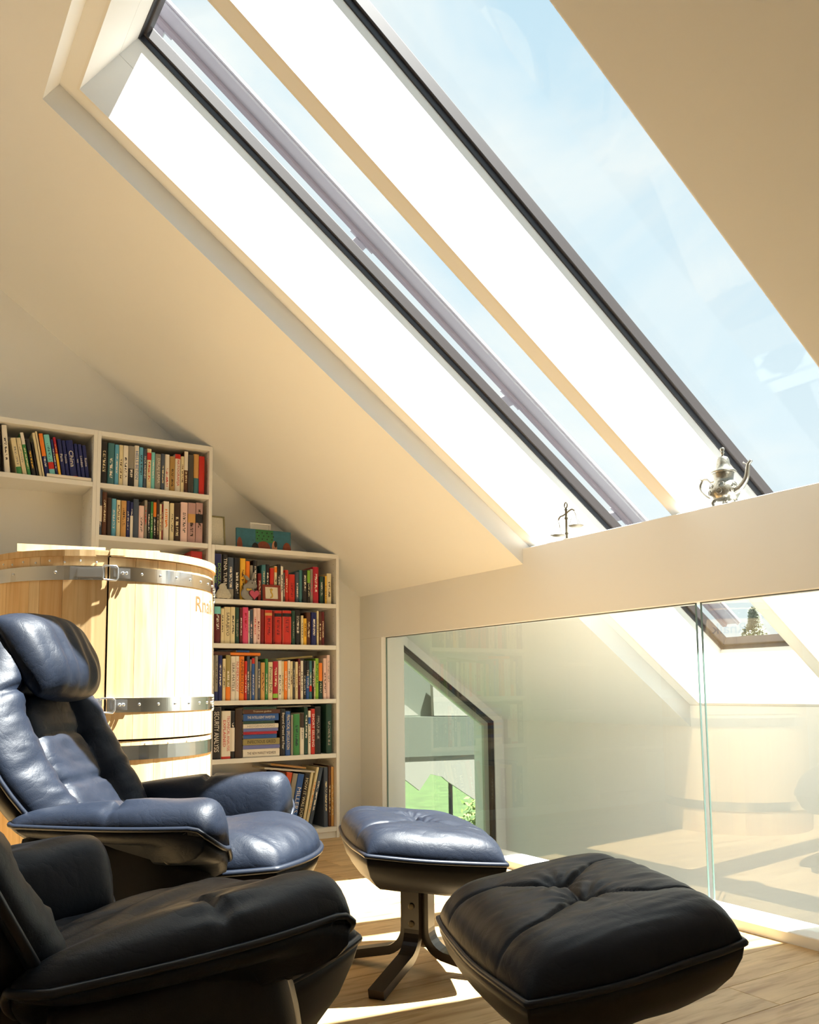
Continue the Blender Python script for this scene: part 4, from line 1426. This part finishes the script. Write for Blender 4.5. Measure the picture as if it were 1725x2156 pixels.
brnd = random.Random(77)
def book(w, h, d, col, title, text, band):
    """a book standing at its origin: spine faces -y at y=0, thickness along x, centred; returns the cover object with parts"""
    bm = bmesh.new()
    n = 5
    rnd_ = min(0.006, w * 0.22)
    # rounded spine section extruded in z, with the two boards: a U shaped cover
    prof = [(-w / 2, d)]
    prof.append((-w / 2, rnd_))
    for i in range(1, n):
        a_ = PI * i / n
        prof.append((-w / 2 * math.cos(a_), rnd_ * (1 - math.sin(a_))))
    prof += [(w / 2, rnd_), (w / 2, d)]
    A = [bm.verts.new((x, y, 0)) for x, y in prof]
    B = [bm.verts.new((x, y, h)) for x, y in prof]
    for i in range(len(prof) - 1):
        bm.faces.new((A[i], A[i + 1], B[i + 1], B[i]))
    bt = min(0.0022, w * 0.12)
    bm.faces.new((A[-1], A[0], B[0], B[-1]))
    bm.faces.new(A[::-1]); bm.faces.new(B)
    o = bm_obj('book', bm, book_mat(col, '' if text else title))
    # page block shows at head and tail
    box('pages', -w / 2 + bt, w / 2 - bt, 0.004, d - 0.003, 0.002, h + 0.0008, M['paper'], o)
    if band:
        bc, b0, b1 = band
        pts = []
        vs, fs = [], []
        for zz in (h * b0, h * b1):
            for x, y in prof[1:-1]:
                vs.append((x * 1.01, y - 0.0006, zz))
        m_ = len(prof) - 2
        for i in range(m_ - 1):
            fs.append((i, i + 1, m_ + i + 1, m_ + i))
        mesh('spine_band', vs, fs, book_mat(bc, ''), o)
    if text:
        lines = text.split('|')
        for q, ln in enumerate(lines):
            off = (0.5 - (q + 0.5) / len(lines)) * w * 0.86
            mt = Matrix(((0, 1, 0, off), (0, 0, -1, -0.0008), (-1, 0, 0, h * 0.53), (0, 0, 0, 1)))
            text_mesh('title', ln, w * 0.80 / len(lines) * 0.75, h * (0.78 if not band else 0.74), book_mat(title, ''), o, mt)
    return o

SHELF_NAME = {'mid1': ('middle bookcase top shelf'), 'mid2': ('middle bookcase second shelf'),
              'r1': ('right bookcase top shelf'), 'r2': ('right bookcase second shelf'),
              'r3': ('right bookcase third shelf'), 'r4': ('right bookcase fourth shelf')}
for key, (bz, rows) in SHELVES.items():
    for i, (x0, w, h, col, text, title, band) in enumerate(rows):
        w = max(0.008, w - 0.0012)
        d = min(0.235, 0.14 + 0.3 * (h - 0.15) + brnd.uniform(-0.01, 0.02))
        o = book(w, h, d, col, title, text, band)
        o.location = (x0 + w / 2, YF + 0.018 + brnd.uniform(0, 0.008), bz)
        if text:
            lab = '%s book with %s lettering, %s from left on %s' % (COLNAME[col], COLNAME[title], ordn(i), SHELF_NAME[key])
        else:
            lab = '%s%s book, %s from left on %s' % (COLNAME[col], ' banded' if band else '', ordn(i), SHELF_NAME[key])
        tag(o, lab, 'book', 'books on the ' + SHELF_NAME[key])

# leaning travel books on the top shelf of the left bookcase: (foot x, width, height, lean, colour, text, title colour, band)
LEAN = [(0.530, 0.030, 0.262, 0.03, 'dbrown', '', 'cream', None), (0.580, 0.027, 0.258, 0.10, 'white', '', 'dgrey', None),
        (0.640, 0.026, 0.195, 0.20, 'cream', '', 'grey', ('green', 0, 0.2)), (0.668, 0.022, 0.200, 0.20, 'cream', '', 'grey', None),
        (0.692, 0.018, 0.232, 0.20, 'green', '', 'cream', ('white', 0.72, 1)), (0.714, 0.022, 0.200, 0.20, 'black', '', 'yellow', None),
        (0.739, 0.008, 0.190, 0.19, 'black', '', '', None), (0.752, 0.014, 0.240, 0.19, 'cream', '', '', None), (0.768, 0.010, 0.250, 0.19, 'cream', '', '', None),
        (0.781, 0.022, 0.240, 0.18, 'navy', '', 'white', ('orange', 0.48, 1)), (0.806, 0.030, 0.238, 0.18, 'cyan', '', 'teal', ('red', 0.2, 0.36)),
        (0.837, 0.012, 0.215, 0.17, 'navy', '', 'white', None), (0.851, 0.014, 0.230, 0.17, 'crimson', '', 'yellow', ('yellow', 0.0, 0.6)),
        (0.868, 0.022, 0.222, 0.16, 'navy', 'Paris', 'white', None), (0.892, 0.018, 0.218, 0.16, 'navy', 'Tunisia', 'white', None),
        (0.912, 0.038, 0.222, 0.155, 'navy', 'China', 'white', ('red', 0, 0.1)), (0.952, 0.017, 0.208, 0.15, 'navy', 'Italy', 'white', None),
        (0.971, 0.020, 0.208, 0.145, 'navy', 'London', 'white', ('palepink', 0, 0.1)), (0.993, 0.020, 0.205, 0.14, 'navy', 'Rome', 'white', None)]
for i, (fx, w, h, le, col, text, title, band) in enumerate(LEAN):
    o = book(w - 0.001, h, 0.18, col, title, text, band)
    o.location = (fx + w / 2 - 0.006, YF + 0.022, 2.0735 + (w / 2) * math.sin(le) + 0.0005 if le > 0.05 else 2.0735)
    o.rotation_euler = (0, -le, 0)
    lab = ('%s travel guide with white title, leaning, %s from left in the left bookcase' % (COLNAME[col], ordn(i))) if text else ('%s leaning book, %s from left on top shelf of the left bookcase' % (COLNAME[col], ordn(i)))
    tag(o, lab, 'book', 'leaning books in the left bookcase')

# leaning art books on the lowest shelf of the right bookcase
ART = [(2.055, 0.030, 0.345, 'red', '', ''), (2.094, 0.036, 0.350, 'brown', 'Rubens, Van Dyck', 'cream'), (2.136, 0.040, 0.350, 'red2', '', 'cream'), (2.180, 0.034, 0.340, 'grey', '', ''),
       (2.216, 0.042, 0.335, 'blue', 'MILLERS', 'white'), (2.262, 0.034, 0.335, 'black', 'HOW IT WAS DONE', 'cream'), (2.300, 0.018, 0.345, 'cream', '', ''), (2.322, 0.018, 0.375, 'cream', '', 'orange'),
       (2.343, 0.026, 0.370, 'slate', '', 'white')]
PAL['red2'] = (196, 72, 28)
COLNAME['red2'] = 'rust orange'
for i, (fx, w, h, col, text, title) in enumerate(ART):
    le = 0.19 if i < 7 else 0.22
    o = book(w - 0.001, h, 0.22, col, title, text, None)
    o.location = (fx + w / 2, YF + 0.03, 0.0665 + w / 2 * math.sin(le) + 0.0005)
    o.rotation_euler = (0, le, 0)
    lab = '%s art book%s, %s in the row leaning right' % (COLNAME[col], (' with %s lettering' % COLNAME[title]) if text else '', ordn(i))
    tag(o, lab, 'book', 'large books on the lowest shelf')
for i, (x0, w, h, col) in enumerate([(2.452, 0.030, 0.365, 'slate'), (2.484, 0.018, 0.375, 'brown'), (2.503, 0.020, 0.365, 'tan')]):
    o = book(w - 0.001, h, 0.22, col, 'cream', '', None)
    o.location = (x0 + w / 2, YF + 0.03, 0.0665)
    tag(o, '%s upright art book against the right side of the lowest shelf' % COLNAME[col], 'book', 'large books on the lowest shelf')
# shorter books hidden for the most part behind the recliner arm
for i, (x0, w, h, col) in enumerate([(1.735, 0.05, 0.29, 'dgreen'), (1.787, 0.045, 0.31, 'navy'), (1.834, 0.05, 0.30, 'cream'), (1.886, 0.05, 0.28, 'dred'), (1.938, 0.05, 0.31, 'grey'), (1.99, 0.05, 0.30, 'ochre')]):
    o = book(w - 0.001, h, 0.21, col, 'cream', '', None)
    o.location = (x0 + w / 2, YF + 0.03, 0.0665)
    tag(o, '%s book on the lowest shelf, half hidden behind the recliner arm' % COLNAME[col], 'book', 'large books on the lowest shelf')

# books lying flat: (x centre, y front, z, length along x, depth, thickness, colour, text, title colour, turn, tilt, label)
def flat_book(xc, y, z, ln, dp, th, col, text, title, turn=0.0, tilt=0.0, label='', grp='books lying flat'):
    bm = bmesh.new()
    hexa(bm, bxc(-ln / 2, ln / 2, 0, dp, 0, th))
    bmesh.ops.bevel(bm, geom=[e for e in bm.edges if abs(e.verts[0].co.y) < 1e-6 and abs(e.verts[1].co.y) < 1e-6 and abs(e.verts[0].co.z - e.verts[1].co.z) < 1e-6], offset=min(0.003, th * 0.3), segments=2, affect='EDGES')
    o = bm_obj('book', bm, book_mat(col, ''))
    box('pages', -ln / 2 - 0.0006, ln / 2 + 0.0006, 0.003, dp + 0.0006, th * 0.12, th * 0.88, M['paper'], o)
    if text:
        mt = Matrix(((1, 0, 0, 0), (0, 0, -1, -0.0006), (0, 1, 0, th / 2), (0, 0, 0, 1)))
        text_mesh('title', text, th * 0.5, ln * 0.78, book_mat(title, ''), o, mt)
    o.location = (xc, y, z)
    o.rotation_euler = (0, tilt, turn)
    tag(o, label, 'book', grp)
    return o
st = [(0.048, 0.232, 'white', 'THE NEW MARKET WIZARDS', 'black', 'lowest of the lying stack'), (0.024, 0.236, 'lilac', '', '', 'second from bottom of the lying stack'), (0.038, 0.233, 'olive', 'INFECTIOUS GREED', 'black', 'in the lying stack'),
      (0.024, 0.212, 'blue', '', '', 'above the olive one in the lying stack'), (0.018, 0.215, 'crimson', '', '', 'in the middle of the lying stack'), (0.019, 0.222, 'lilac', '', '', 'above the crimson one in the lying stack'), (0.026, 0.225, 'white', 'HEDGEHOGGING', 'grey', 'above the middle of the lying stack'),
      (0.018, 0.20, 'dgreen', '', '', 'thin, below the blue one in the lying stack'), (0.042, 0.226, 'blue', 'THE INTELLIGENT INVESTOR', 'white', 'near the top of the lying stack'), (0.026, 0.238, 'brown', 'Trumove godine', 'cream', 'second from top of the lying stack'), (0.016, 0.212, 'dgreen', '', '', 'topmost of the lying stack')]
z = 0.5175
for th, ln, col, text, title, wh in st:
    flat_book(1.918 + ln / 2, YF + 0.022 + brnd.uniform(0, 0.006), z, ln, 0.165, th - 0.0004, col, text, title, brnd.uniform(-0.015, 0.015), 0, '%s book %s%s' % (COLNAME[col], ('with lettering, ') if text else '', wh), 'stack of lying finance books')
    z += th
flat_book(1.93, YF + 0.03, 1.1235, 0.19, 0.13, 0.018, 'orange', '', '', 0.0, 0.0, 'orange book lying across the books on the third shelf')
flat_book(1.772, YF + 0.03, 1.1235, 0.12, 0.13, 0.022, 'brown', '', '', 0.0, 0.0, 'brown book lying at the left end of the third shelf')
flat_book(1.915, YF + 0.035, 1.1425, 0.08, 0.12, 0.012, 'blue', '', '', 0.0, 0.0, 'small blue booklet on top of the orange lying book')
flat_book(2.255, YF + 0.04, 1.1065, 0.245, 0.14, 0.013, 'olive', '', '', 0.0, -0.085, 'olive book lying tilted across the books on the third shelf')
flat_book(2.255, YF + 0.05, 0.8095, 0.225, 0.15, 0.008, 'grey', '', '', 0.0, -0.01, 'thin pale booklet lying on top of the finance books')
flat_book(2.222, YF + 0.03, 0.4225, 0.335, 0.20, 0.011, 'white', '', '', 0.0, 0.12, 'large thin white book lying slanted over the art books')
flat_book(2.222, YF + 0.05, 0.4445, 0.235, 0.18, 0.012, 'tan', '', '', 0.0, 0.15, 'tan book lying on top of the thin white book')
flat_book(1.86, YF + 0.04, 0.3775, 0.17, 0.19, 0.014, 'teal', '', '', 0.0, 0.0, 'teal book lying on the lowest shelf behind the recliner arm')
flat_book(0.895, YF + 0.004, 2.0735, 0.23, 0.016, 0.020, 'white', '', '', 0.0, 0.0, 'white folder lying in front of the leaning travel guides', 'books lying flat')
bx_ = box('storage_box', 1.585, 1.655, YF + 0.03, YF + 0.16, 1.4405, 1.735, M['redbox'], None, 0.004)
tag(bx_, 'red box on the third shelf of the middle bookcase, behind the barrel', 'box')
bx_ = box('storage_box', 1.545, 1.582, YF + 0.03, YF + 0.16, 1.4405, 1.70, M['paper'], None, 0.004)
tag(bx_, 'cream box beside the red box behind the barrel', 'box')
# ================================================================== ornaments
def blob(name, parts, voxel, mat, parent=None, loc=None):
    """one continuous surface grown from overlapping ellipsoids: (centre, radii, rot_y)"""
    bm = bmesh.new()
    for c, rad, *rot in parts:
        mt = Matrix.Translation(c) @ (Matrix.Rotation(rot[0], 4, 'Y') if rot else Matrix()) @ Matrix.Diagonal((*rad, 1))
        bmesh.ops.create_icosphere(bm, subdivisions=3, radius=1.0, matrix=mt)
    me = bpy.data.meshes.new(name)
    bm.to_mesh(me); bm.free()
    tmp = bpy.data.objects.new(name, me)
    COL.objects.link(tmp)
    md = tmp.modifiers.new('r', 'REMESH'); md.mode = 'VOXEL'; md.voxel_size = voxel
    ms = tmp.modifiers.new('s', 'SMOOTH'); ms.iterations = 4
    dg = bpy.context.evaluated_depsgraph_get()
    out = bpy.data.meshes.new_from_object(tmp.evaluated_get(dg))
    bpy.data.objects.remove(tmp)
    out.materials.clear(); out.materials.append(mat)
    out.polygons.foreach_set('use_smooth', [True] * len(out.polygons))
    o = bpy.data.objects.new(name, out)
    if loc: o.location = loc
    return link(o, parent)

# --- teapot on the beam
TP = empty('teapot', (2.915, 2.245, 1.628))
tag(TP, 'engraved silver teapot with a tall pointed lid standing on the beam', 'teapot')
lathe('body', [(0.0, 0.022), (0.030, 0.021), (0.048, 0.030), (0.0585, 0.048), (0.0605, 0.066), (0.055, 0.086), (0.044, 0.100), (0.038, 0.108), (0.038, 0.118), (0.041, 0.136), (0.043, 0.140), (0.0, 0.140)], M['silver'], TP, 40)
ld = lathe('lid', [(0.0, 0.139), (0.049, 0.139), (0.0515, 0.143), (0.047, 0.149), (0.036, 0.156), (0.030, 0.163), (0.0275, 0.176), (0.024, 0.196), (0.019, 0.205), (0.008, 0.209), (0.005, 0.213), (0.0, 0.213)], M['silver'], TP, 36)
lathe('finial', [(0.004, 0.208), (0.005, 0.219), (0.0085, 0.223), (0.0085, 0.227), (0.005, 0.230), (0.0095, 0.235), (0.010, 0.241), (0.006, 0.246), (0.0, 0.247)], M['silver_smooth'], ld, 20)
def spline(P, n=8):
    P = [Vector(p) for p in P]
    out = []
    for i in range(len(P) - 1):
        p0, p1, p2, p3 = P[max(i - 1, 0)], P[i], P[i + 1], P[min(i + 2, len(P) - 1)]
        for k in range(n):
            t = k / n
            out.append(0.5 * ((2 * p1) + (p2 - p0) * t + (2 * p0 - 5 * p1 + 4 * p2 - p3) * t * t + (-p0 + 3 * p1 - 3 * p2 + p3) * t ** 3))
    out.append(P[-1])
    return out
tube('handle', spline([(0, 0.050, 0.040), (0, 0.083, 0.058), (0, 0.112, 0.088), (0, 0.117, 0.112), (0, 0.100, 0.132), (0, 0.080, 0.130), (0, 0.062, 0.114), (0, 0.042, 0.116)]), 0.0052, M['silver_smooth'], TP, 10)
tube('handle_leaf', spline([(0, 0.105, 0.130), (0, 0.115, 0.138), (0, 0.120, 0.146)], 3), [0.006, 0.005, 0.004, 0.003, 0.002, 0.001, 0.001], M['silver_smooth'], TP, 8)
sp_pts = spline([(0, -0.050, 0.056), (0, -0.080, 0.068), (0, -0.104, 0.094), (0, -0.112, 0.122), (0, -0.118, 0.150), (0, -0.133, 0.163)])
tube('spout', sp_pts, [0.016 - 0.0098 * (i / (len(sp_pts) - 1)) ** 0.7 for i in range(len(sp_pts))], M['silver_smooth'], TP, 12)
tube('spout_curl', spline([(0, -0.112, 0.150), (0, -0.100, 0.158), (0, -0.094, 0.164)], 4), 0.0025, M['silver_smooth'], TP, 8)
for k in range(4):
    a = PI / 4 + k * PI / 2
    tube('foot', spline([(0.034 * math.cos(a), 0.034 * math.sin(a), 0.034), (0.046 * math.cos(a), 0.046 * math.sin(a), 0.020), (0.044 * math.cos(a), 0.044 * math.sin(a), 0.008), (0.054 * math.cos(a), 0.054 * math.sin(a), 0.0005)], 4), [0.009 - 0.0005 * i for i in range(13)], M['silver_smooth'], TP, 8)
bmr = bmesh.new()
for k in range(7):
    a = k * 2 * PI / 7 + 0.3
    for zz, rr in ((0.058, 0.0605), (0.082, 0.0575)):
        c = Vector((rr * math.cos(a + zz * 8), rr * math.sin(a + zz * 8), zz))
        t1 = Vector((-math.sin(a + zz * 8), math.cos(a + zz * 8), 0))
        sweep(bmr, [c + t1 * 0.011 * math.cos(q * PI / 5) + Vector((0, 0, 0.011 * math.sin(q * PI / 5))) for q in range(10)], 0.0016, 5, closed=True)
bm_obj('engraved_rosettes', bmr, M['silver_smooth'], TP, True)

# --- balance scales on the beam
SCL = empty('balance_scales', (2.895, 3.160, 1.628))
tag(SCL, 'small brass balance scales with two hanging pans on the beam', 'scales')
lathe('base', [(0, 0), (0.026, 0), (0.026, 0.004), (0.016, 0.009), (0.007, 0.013), (0.0, 0.013)], M['brass'], SCL, 24)
lathe('column', [(0.006, 0.012), (0.006, 0.03), (0.010, 0.036), (0.006, 0.044), (0.0054, 0.105), (0.010, 0.112), (0.006, 0.120), (0.0056, 0.150), (0.009, 0.156), (0.004, 0.162), (0.0, 0.163)], M['brass'], SCL, 14)
tube('ring', [(0, 0.010 * math.cos(q * PI / 6), 0.178 + 0.014 * math.sin(q * PI / 6)) for q in range(12)], 0.0036, M['brass'], SCL, 8, closed=True)
tube('beam', spline([(0, 0.056, 0.116), (0, 0.042, 0.128), (0, 0.022, 0.130), (0, 0, 0.137), (0, -0.022, 0.146), (0, -0.042, 0.150), (0, -0.058, 0.142)], 5), 0.0044, M['brass'], SCL, 8)
for yy, zb, zp_ in ((0.056, 0.116, 0.028), (-0.058, 0.141, 0.055)):
    pn = lathe('pan', [(0.0, 0.0), (0.024, 0.001), (0.036, 0.008), (0.038, 0.010), (0.034, 0.0095), (0.022, 0.004), (0.0, 0.0025)], M['brass'], SCL, 24, (0, yy * 1.18, zp_))
    for k in range(3):
        a = k * 2 * PI / 3 + 0.4
        tube('chain', [(0, yy, zb), (0.035 * math.cos(a), yy * 1.18 + 0.035 * math.sin(a), zp_ + 0.009)], 0.0014, M['brass'], pn, 5)

# --- things on top of the right bookcase
ZB = 1.7785
fr = empty('document_frame', (1.754, 4.955, ZB))
tag(fr, 'framed handwritten document with an olive gold frame leaning by the tall bookcase', 'picture frame')
fr.rotation_euler = (math.radians(-8), 0, 0)
for nm, b_ in (('frame_bar', (-0.048, 0.048, 0, 0.012, 0, 0.010)), ('frame_bar', (-0.048, 0.048, 0, 0.012, 0.178, 0.188)), ('frame_bar', (-0.048, -0.040, 0, 0.012, 0.010, 0.178)), ('frame_bar', (0.038, 0.048, 0, 0.012, 0.010, 0.178))):
    box(nm, *b_, M['olive_gold'], fr, 0.002)
box('document', -0.040, 0.038, 0.005, 0.008, 0.010, 0.178, M['document'], fr)
pt = empty('painting', (2.045, 4.945, ZB))
tag(pt, 'teal painted board with green field and red shapes lying on its long edge', 'painting')
pt.rotation_euler = (math.radians(-4), 0, 0)
box('board', -0.179, 0.179, 0, 0.016, 0, 0.122, M['p_teal'], pt, 0.001)
box('green_field', -0.056, 0.060, -0.0012, 0, 0.042, 0.121, M['p_green'], pt)
def disc_patch(name, cx, cz, rx, rz, mat, y=-0.0016, half=True):
    n = 14
    vs = [(cx + rx * math.cos(PI * i / n * (1 if half else 2)), y, cz + rz * math.sin(PI * i / n * (1 if half else 2))) for i in range(n + 1)]
    vs2 = [(a, y + 0.0012, c) for a, b, c in vs]
    m_ = len(vs)
    mesh(name, vs + vs2, [tuple(range(m_))[::-1]] + [(i, (i + 1) % m_, m_ + (i + 1) % m_, m_ + i) for i in range(m_)], mat, pt)
disc_patch('painted_shape', -0.005, 0.002, 0.045, 0.047, M['p_red'])
disc_patch('painted_shape', 0.150, 0.002, 0.028, 0.050, M['p_red'])
disc_patch('painted_shape', -0.160, 0.002, 0.018, 0.062, M['p_red'])
disc_patch('painted_shape', -0.060, 0.002, 0.022, 0.034, M['p_dark'], -0.0022)
disc_patch('painted_shape', 0.066, 0.002, 0.018, 0.054, M['p_skin'], -0.0022)
disc_patch('painted_shape', 0.074, 0.035, 0.010, 0.020, M['p_dark'], -0.0028, False)
for k in range(12):
    disc_patch('painted_dot', -0.045 + 0.032 * (k % 4) + 0.01 * (k // 4 % 2), 0.062 + 0.02 * (k // 4), 0.004, 0.004, M['p_dark'], -0.0024, False)
wf = empty('picture_frame', (2.035, 4.985, ZB))
tag(wf, 'small white frame standing behind the teal painted board', 'picture frame')
for b_ in ((-0.068, 0.068, 0, 0.012, 0.158, 0.168), (-0.068, -0.058, 0, 0.012, 0, 0.158), (0.058, 0.068, 0, 0.012, 0, 0.158), (-0.058, 0.058, 0, 0.012, 0, 0.010)):
    box('frame_bar', *b_, M['white'], wf, 0.001)
box('backing', -0.058, 0.058, 0.006, 0.010, 0.010, 0.158, M['shelf'], wf)

# --- figures in front of the books on the right bookcase's top shelf
ZS1 = 1.4572
b1 = blob('stone_figurine', [((0, 0, 0.034), (0.042, 0.014, 0.034)), ((-0.006, -0.002, 0.070), (0.024, 0.013, 0.022)), ((0.030, 0, 0.020), (0.020, 0.013, 0.020)), ((-0.030, 0, 0.020), (0.018, 0.013, 0.020)), ((0.004, 0, 0.088), (0.010, 0.008, 0.008))], 0.004, M['furry'], loc=(1.776, 4.914 + 0.008, ZS1))
b1.location.y = 4.922
tag(b1, 'small pale fluffy animal figure before the navy book on the shelf', 'figurine')
bn = empty('rabbit_figurine', (1.94, 4.924, ZS1))
tag(bn, 'grey rabbit figure holding a pink heart in front of the books', 'figurine')
blob('body', [((-0.005, 0, 0.038), (0.050, 0.013, 0.040)), ((0.012, -0.001, 0.098), (0.030, 0.013, 0.026)), ((0.034, -0.001, 0.086), (0.018, 0.011, 0.016)), ((-0.008, 0, 0.078), (0.032, 0.012, 0.024))], 0.0035, M['rabbit'], bn)
blob('ear', [((-0.014, 0.002, 0.132), (0.028, 0.006, 0.011), 0.75)], 0.0025, M['rabbit'], bn)
blob('ear', [((0.026, 0.003, 0.146), (0.030, 0.006, 0.010), -1.25)], 0.0025, M['rabbit'], bn)
blob('eye', [((0.014, -0.013, 0.102), (0.004, 0.003, 0.0045))], 0.0012, M['p_dark'], bn)
hp = []
for i in range(28):
    t = 2 * PI * i / 28
    hp.append((0.0021 * 16 * math.sin(t) ** 3 * 0.9, 0.0021 * (13 * math.cos(t) - 5 * math.cos(2 * t) - 2 * math.cos(3 * t) - math.cos(4 * t)) * 0.9))
hh = prism('heart', hp, 'y', -0.021, -0.013, M['heart'], bn); hh.data.transform(Matrix.Translation((0.026, 0, 0.034)))
hh2 = prism('heart_border', [(x * 1.16, y * 1.16) for x, y in hp], 'y', -0.018, -0.012, M['heart_dark'], bn); hh2.data.transform(Matrix.Translation((0.026, 0, 0.034)))
blob('bow', [((-0.014, -0.014, 0.062), (0.012, 0.004, 0.008)), ((0.004, -0.014, 0.060), (0.010, 0.004, 0.010))], 0.002, M['yellow_plain'], bn)
pf = empty('photo_frame', (2.088, 4.921, ZS1))
tag(pf, 'small red wooden frame with a yellow figure picture on the shelf', 'picture frame')
pf.rotation_euler = (math.radians(-6), 0, 0)
for b_ in ((-0.060, 0.060, 0, 0.010, 0, 0.013), (-0.060, 0.060, 0, 0.010, 0.088, 0.102), (-0.060, -0.042, 0, 0.010, 0.013, 0.088), (0.042, 0.060, 0, 0.010, 0.013, 0.088)):
    box('frame_bar', *b_, M['redwood'], pf, 0.0015)
box('picture', -0.042, 0.042, 0.005, 0.008, 0.013, 0.088, M['paper'], pf)
bm = bmesh.new()
sweep(bm, spline([(-0.008, 0.0045, 0.022), (0.004, 0.0045, 0.028), (0.004, 0.0045, 0.045), (-0.004, 0.0045, 0.058), (0.004, 0.0045, 0.074), (-0.010, 0.0045, 0.070)], 6), 0.0045, 6)
bm_obj('yellow_figure', bm, M['yellow_plain'], pf, True)
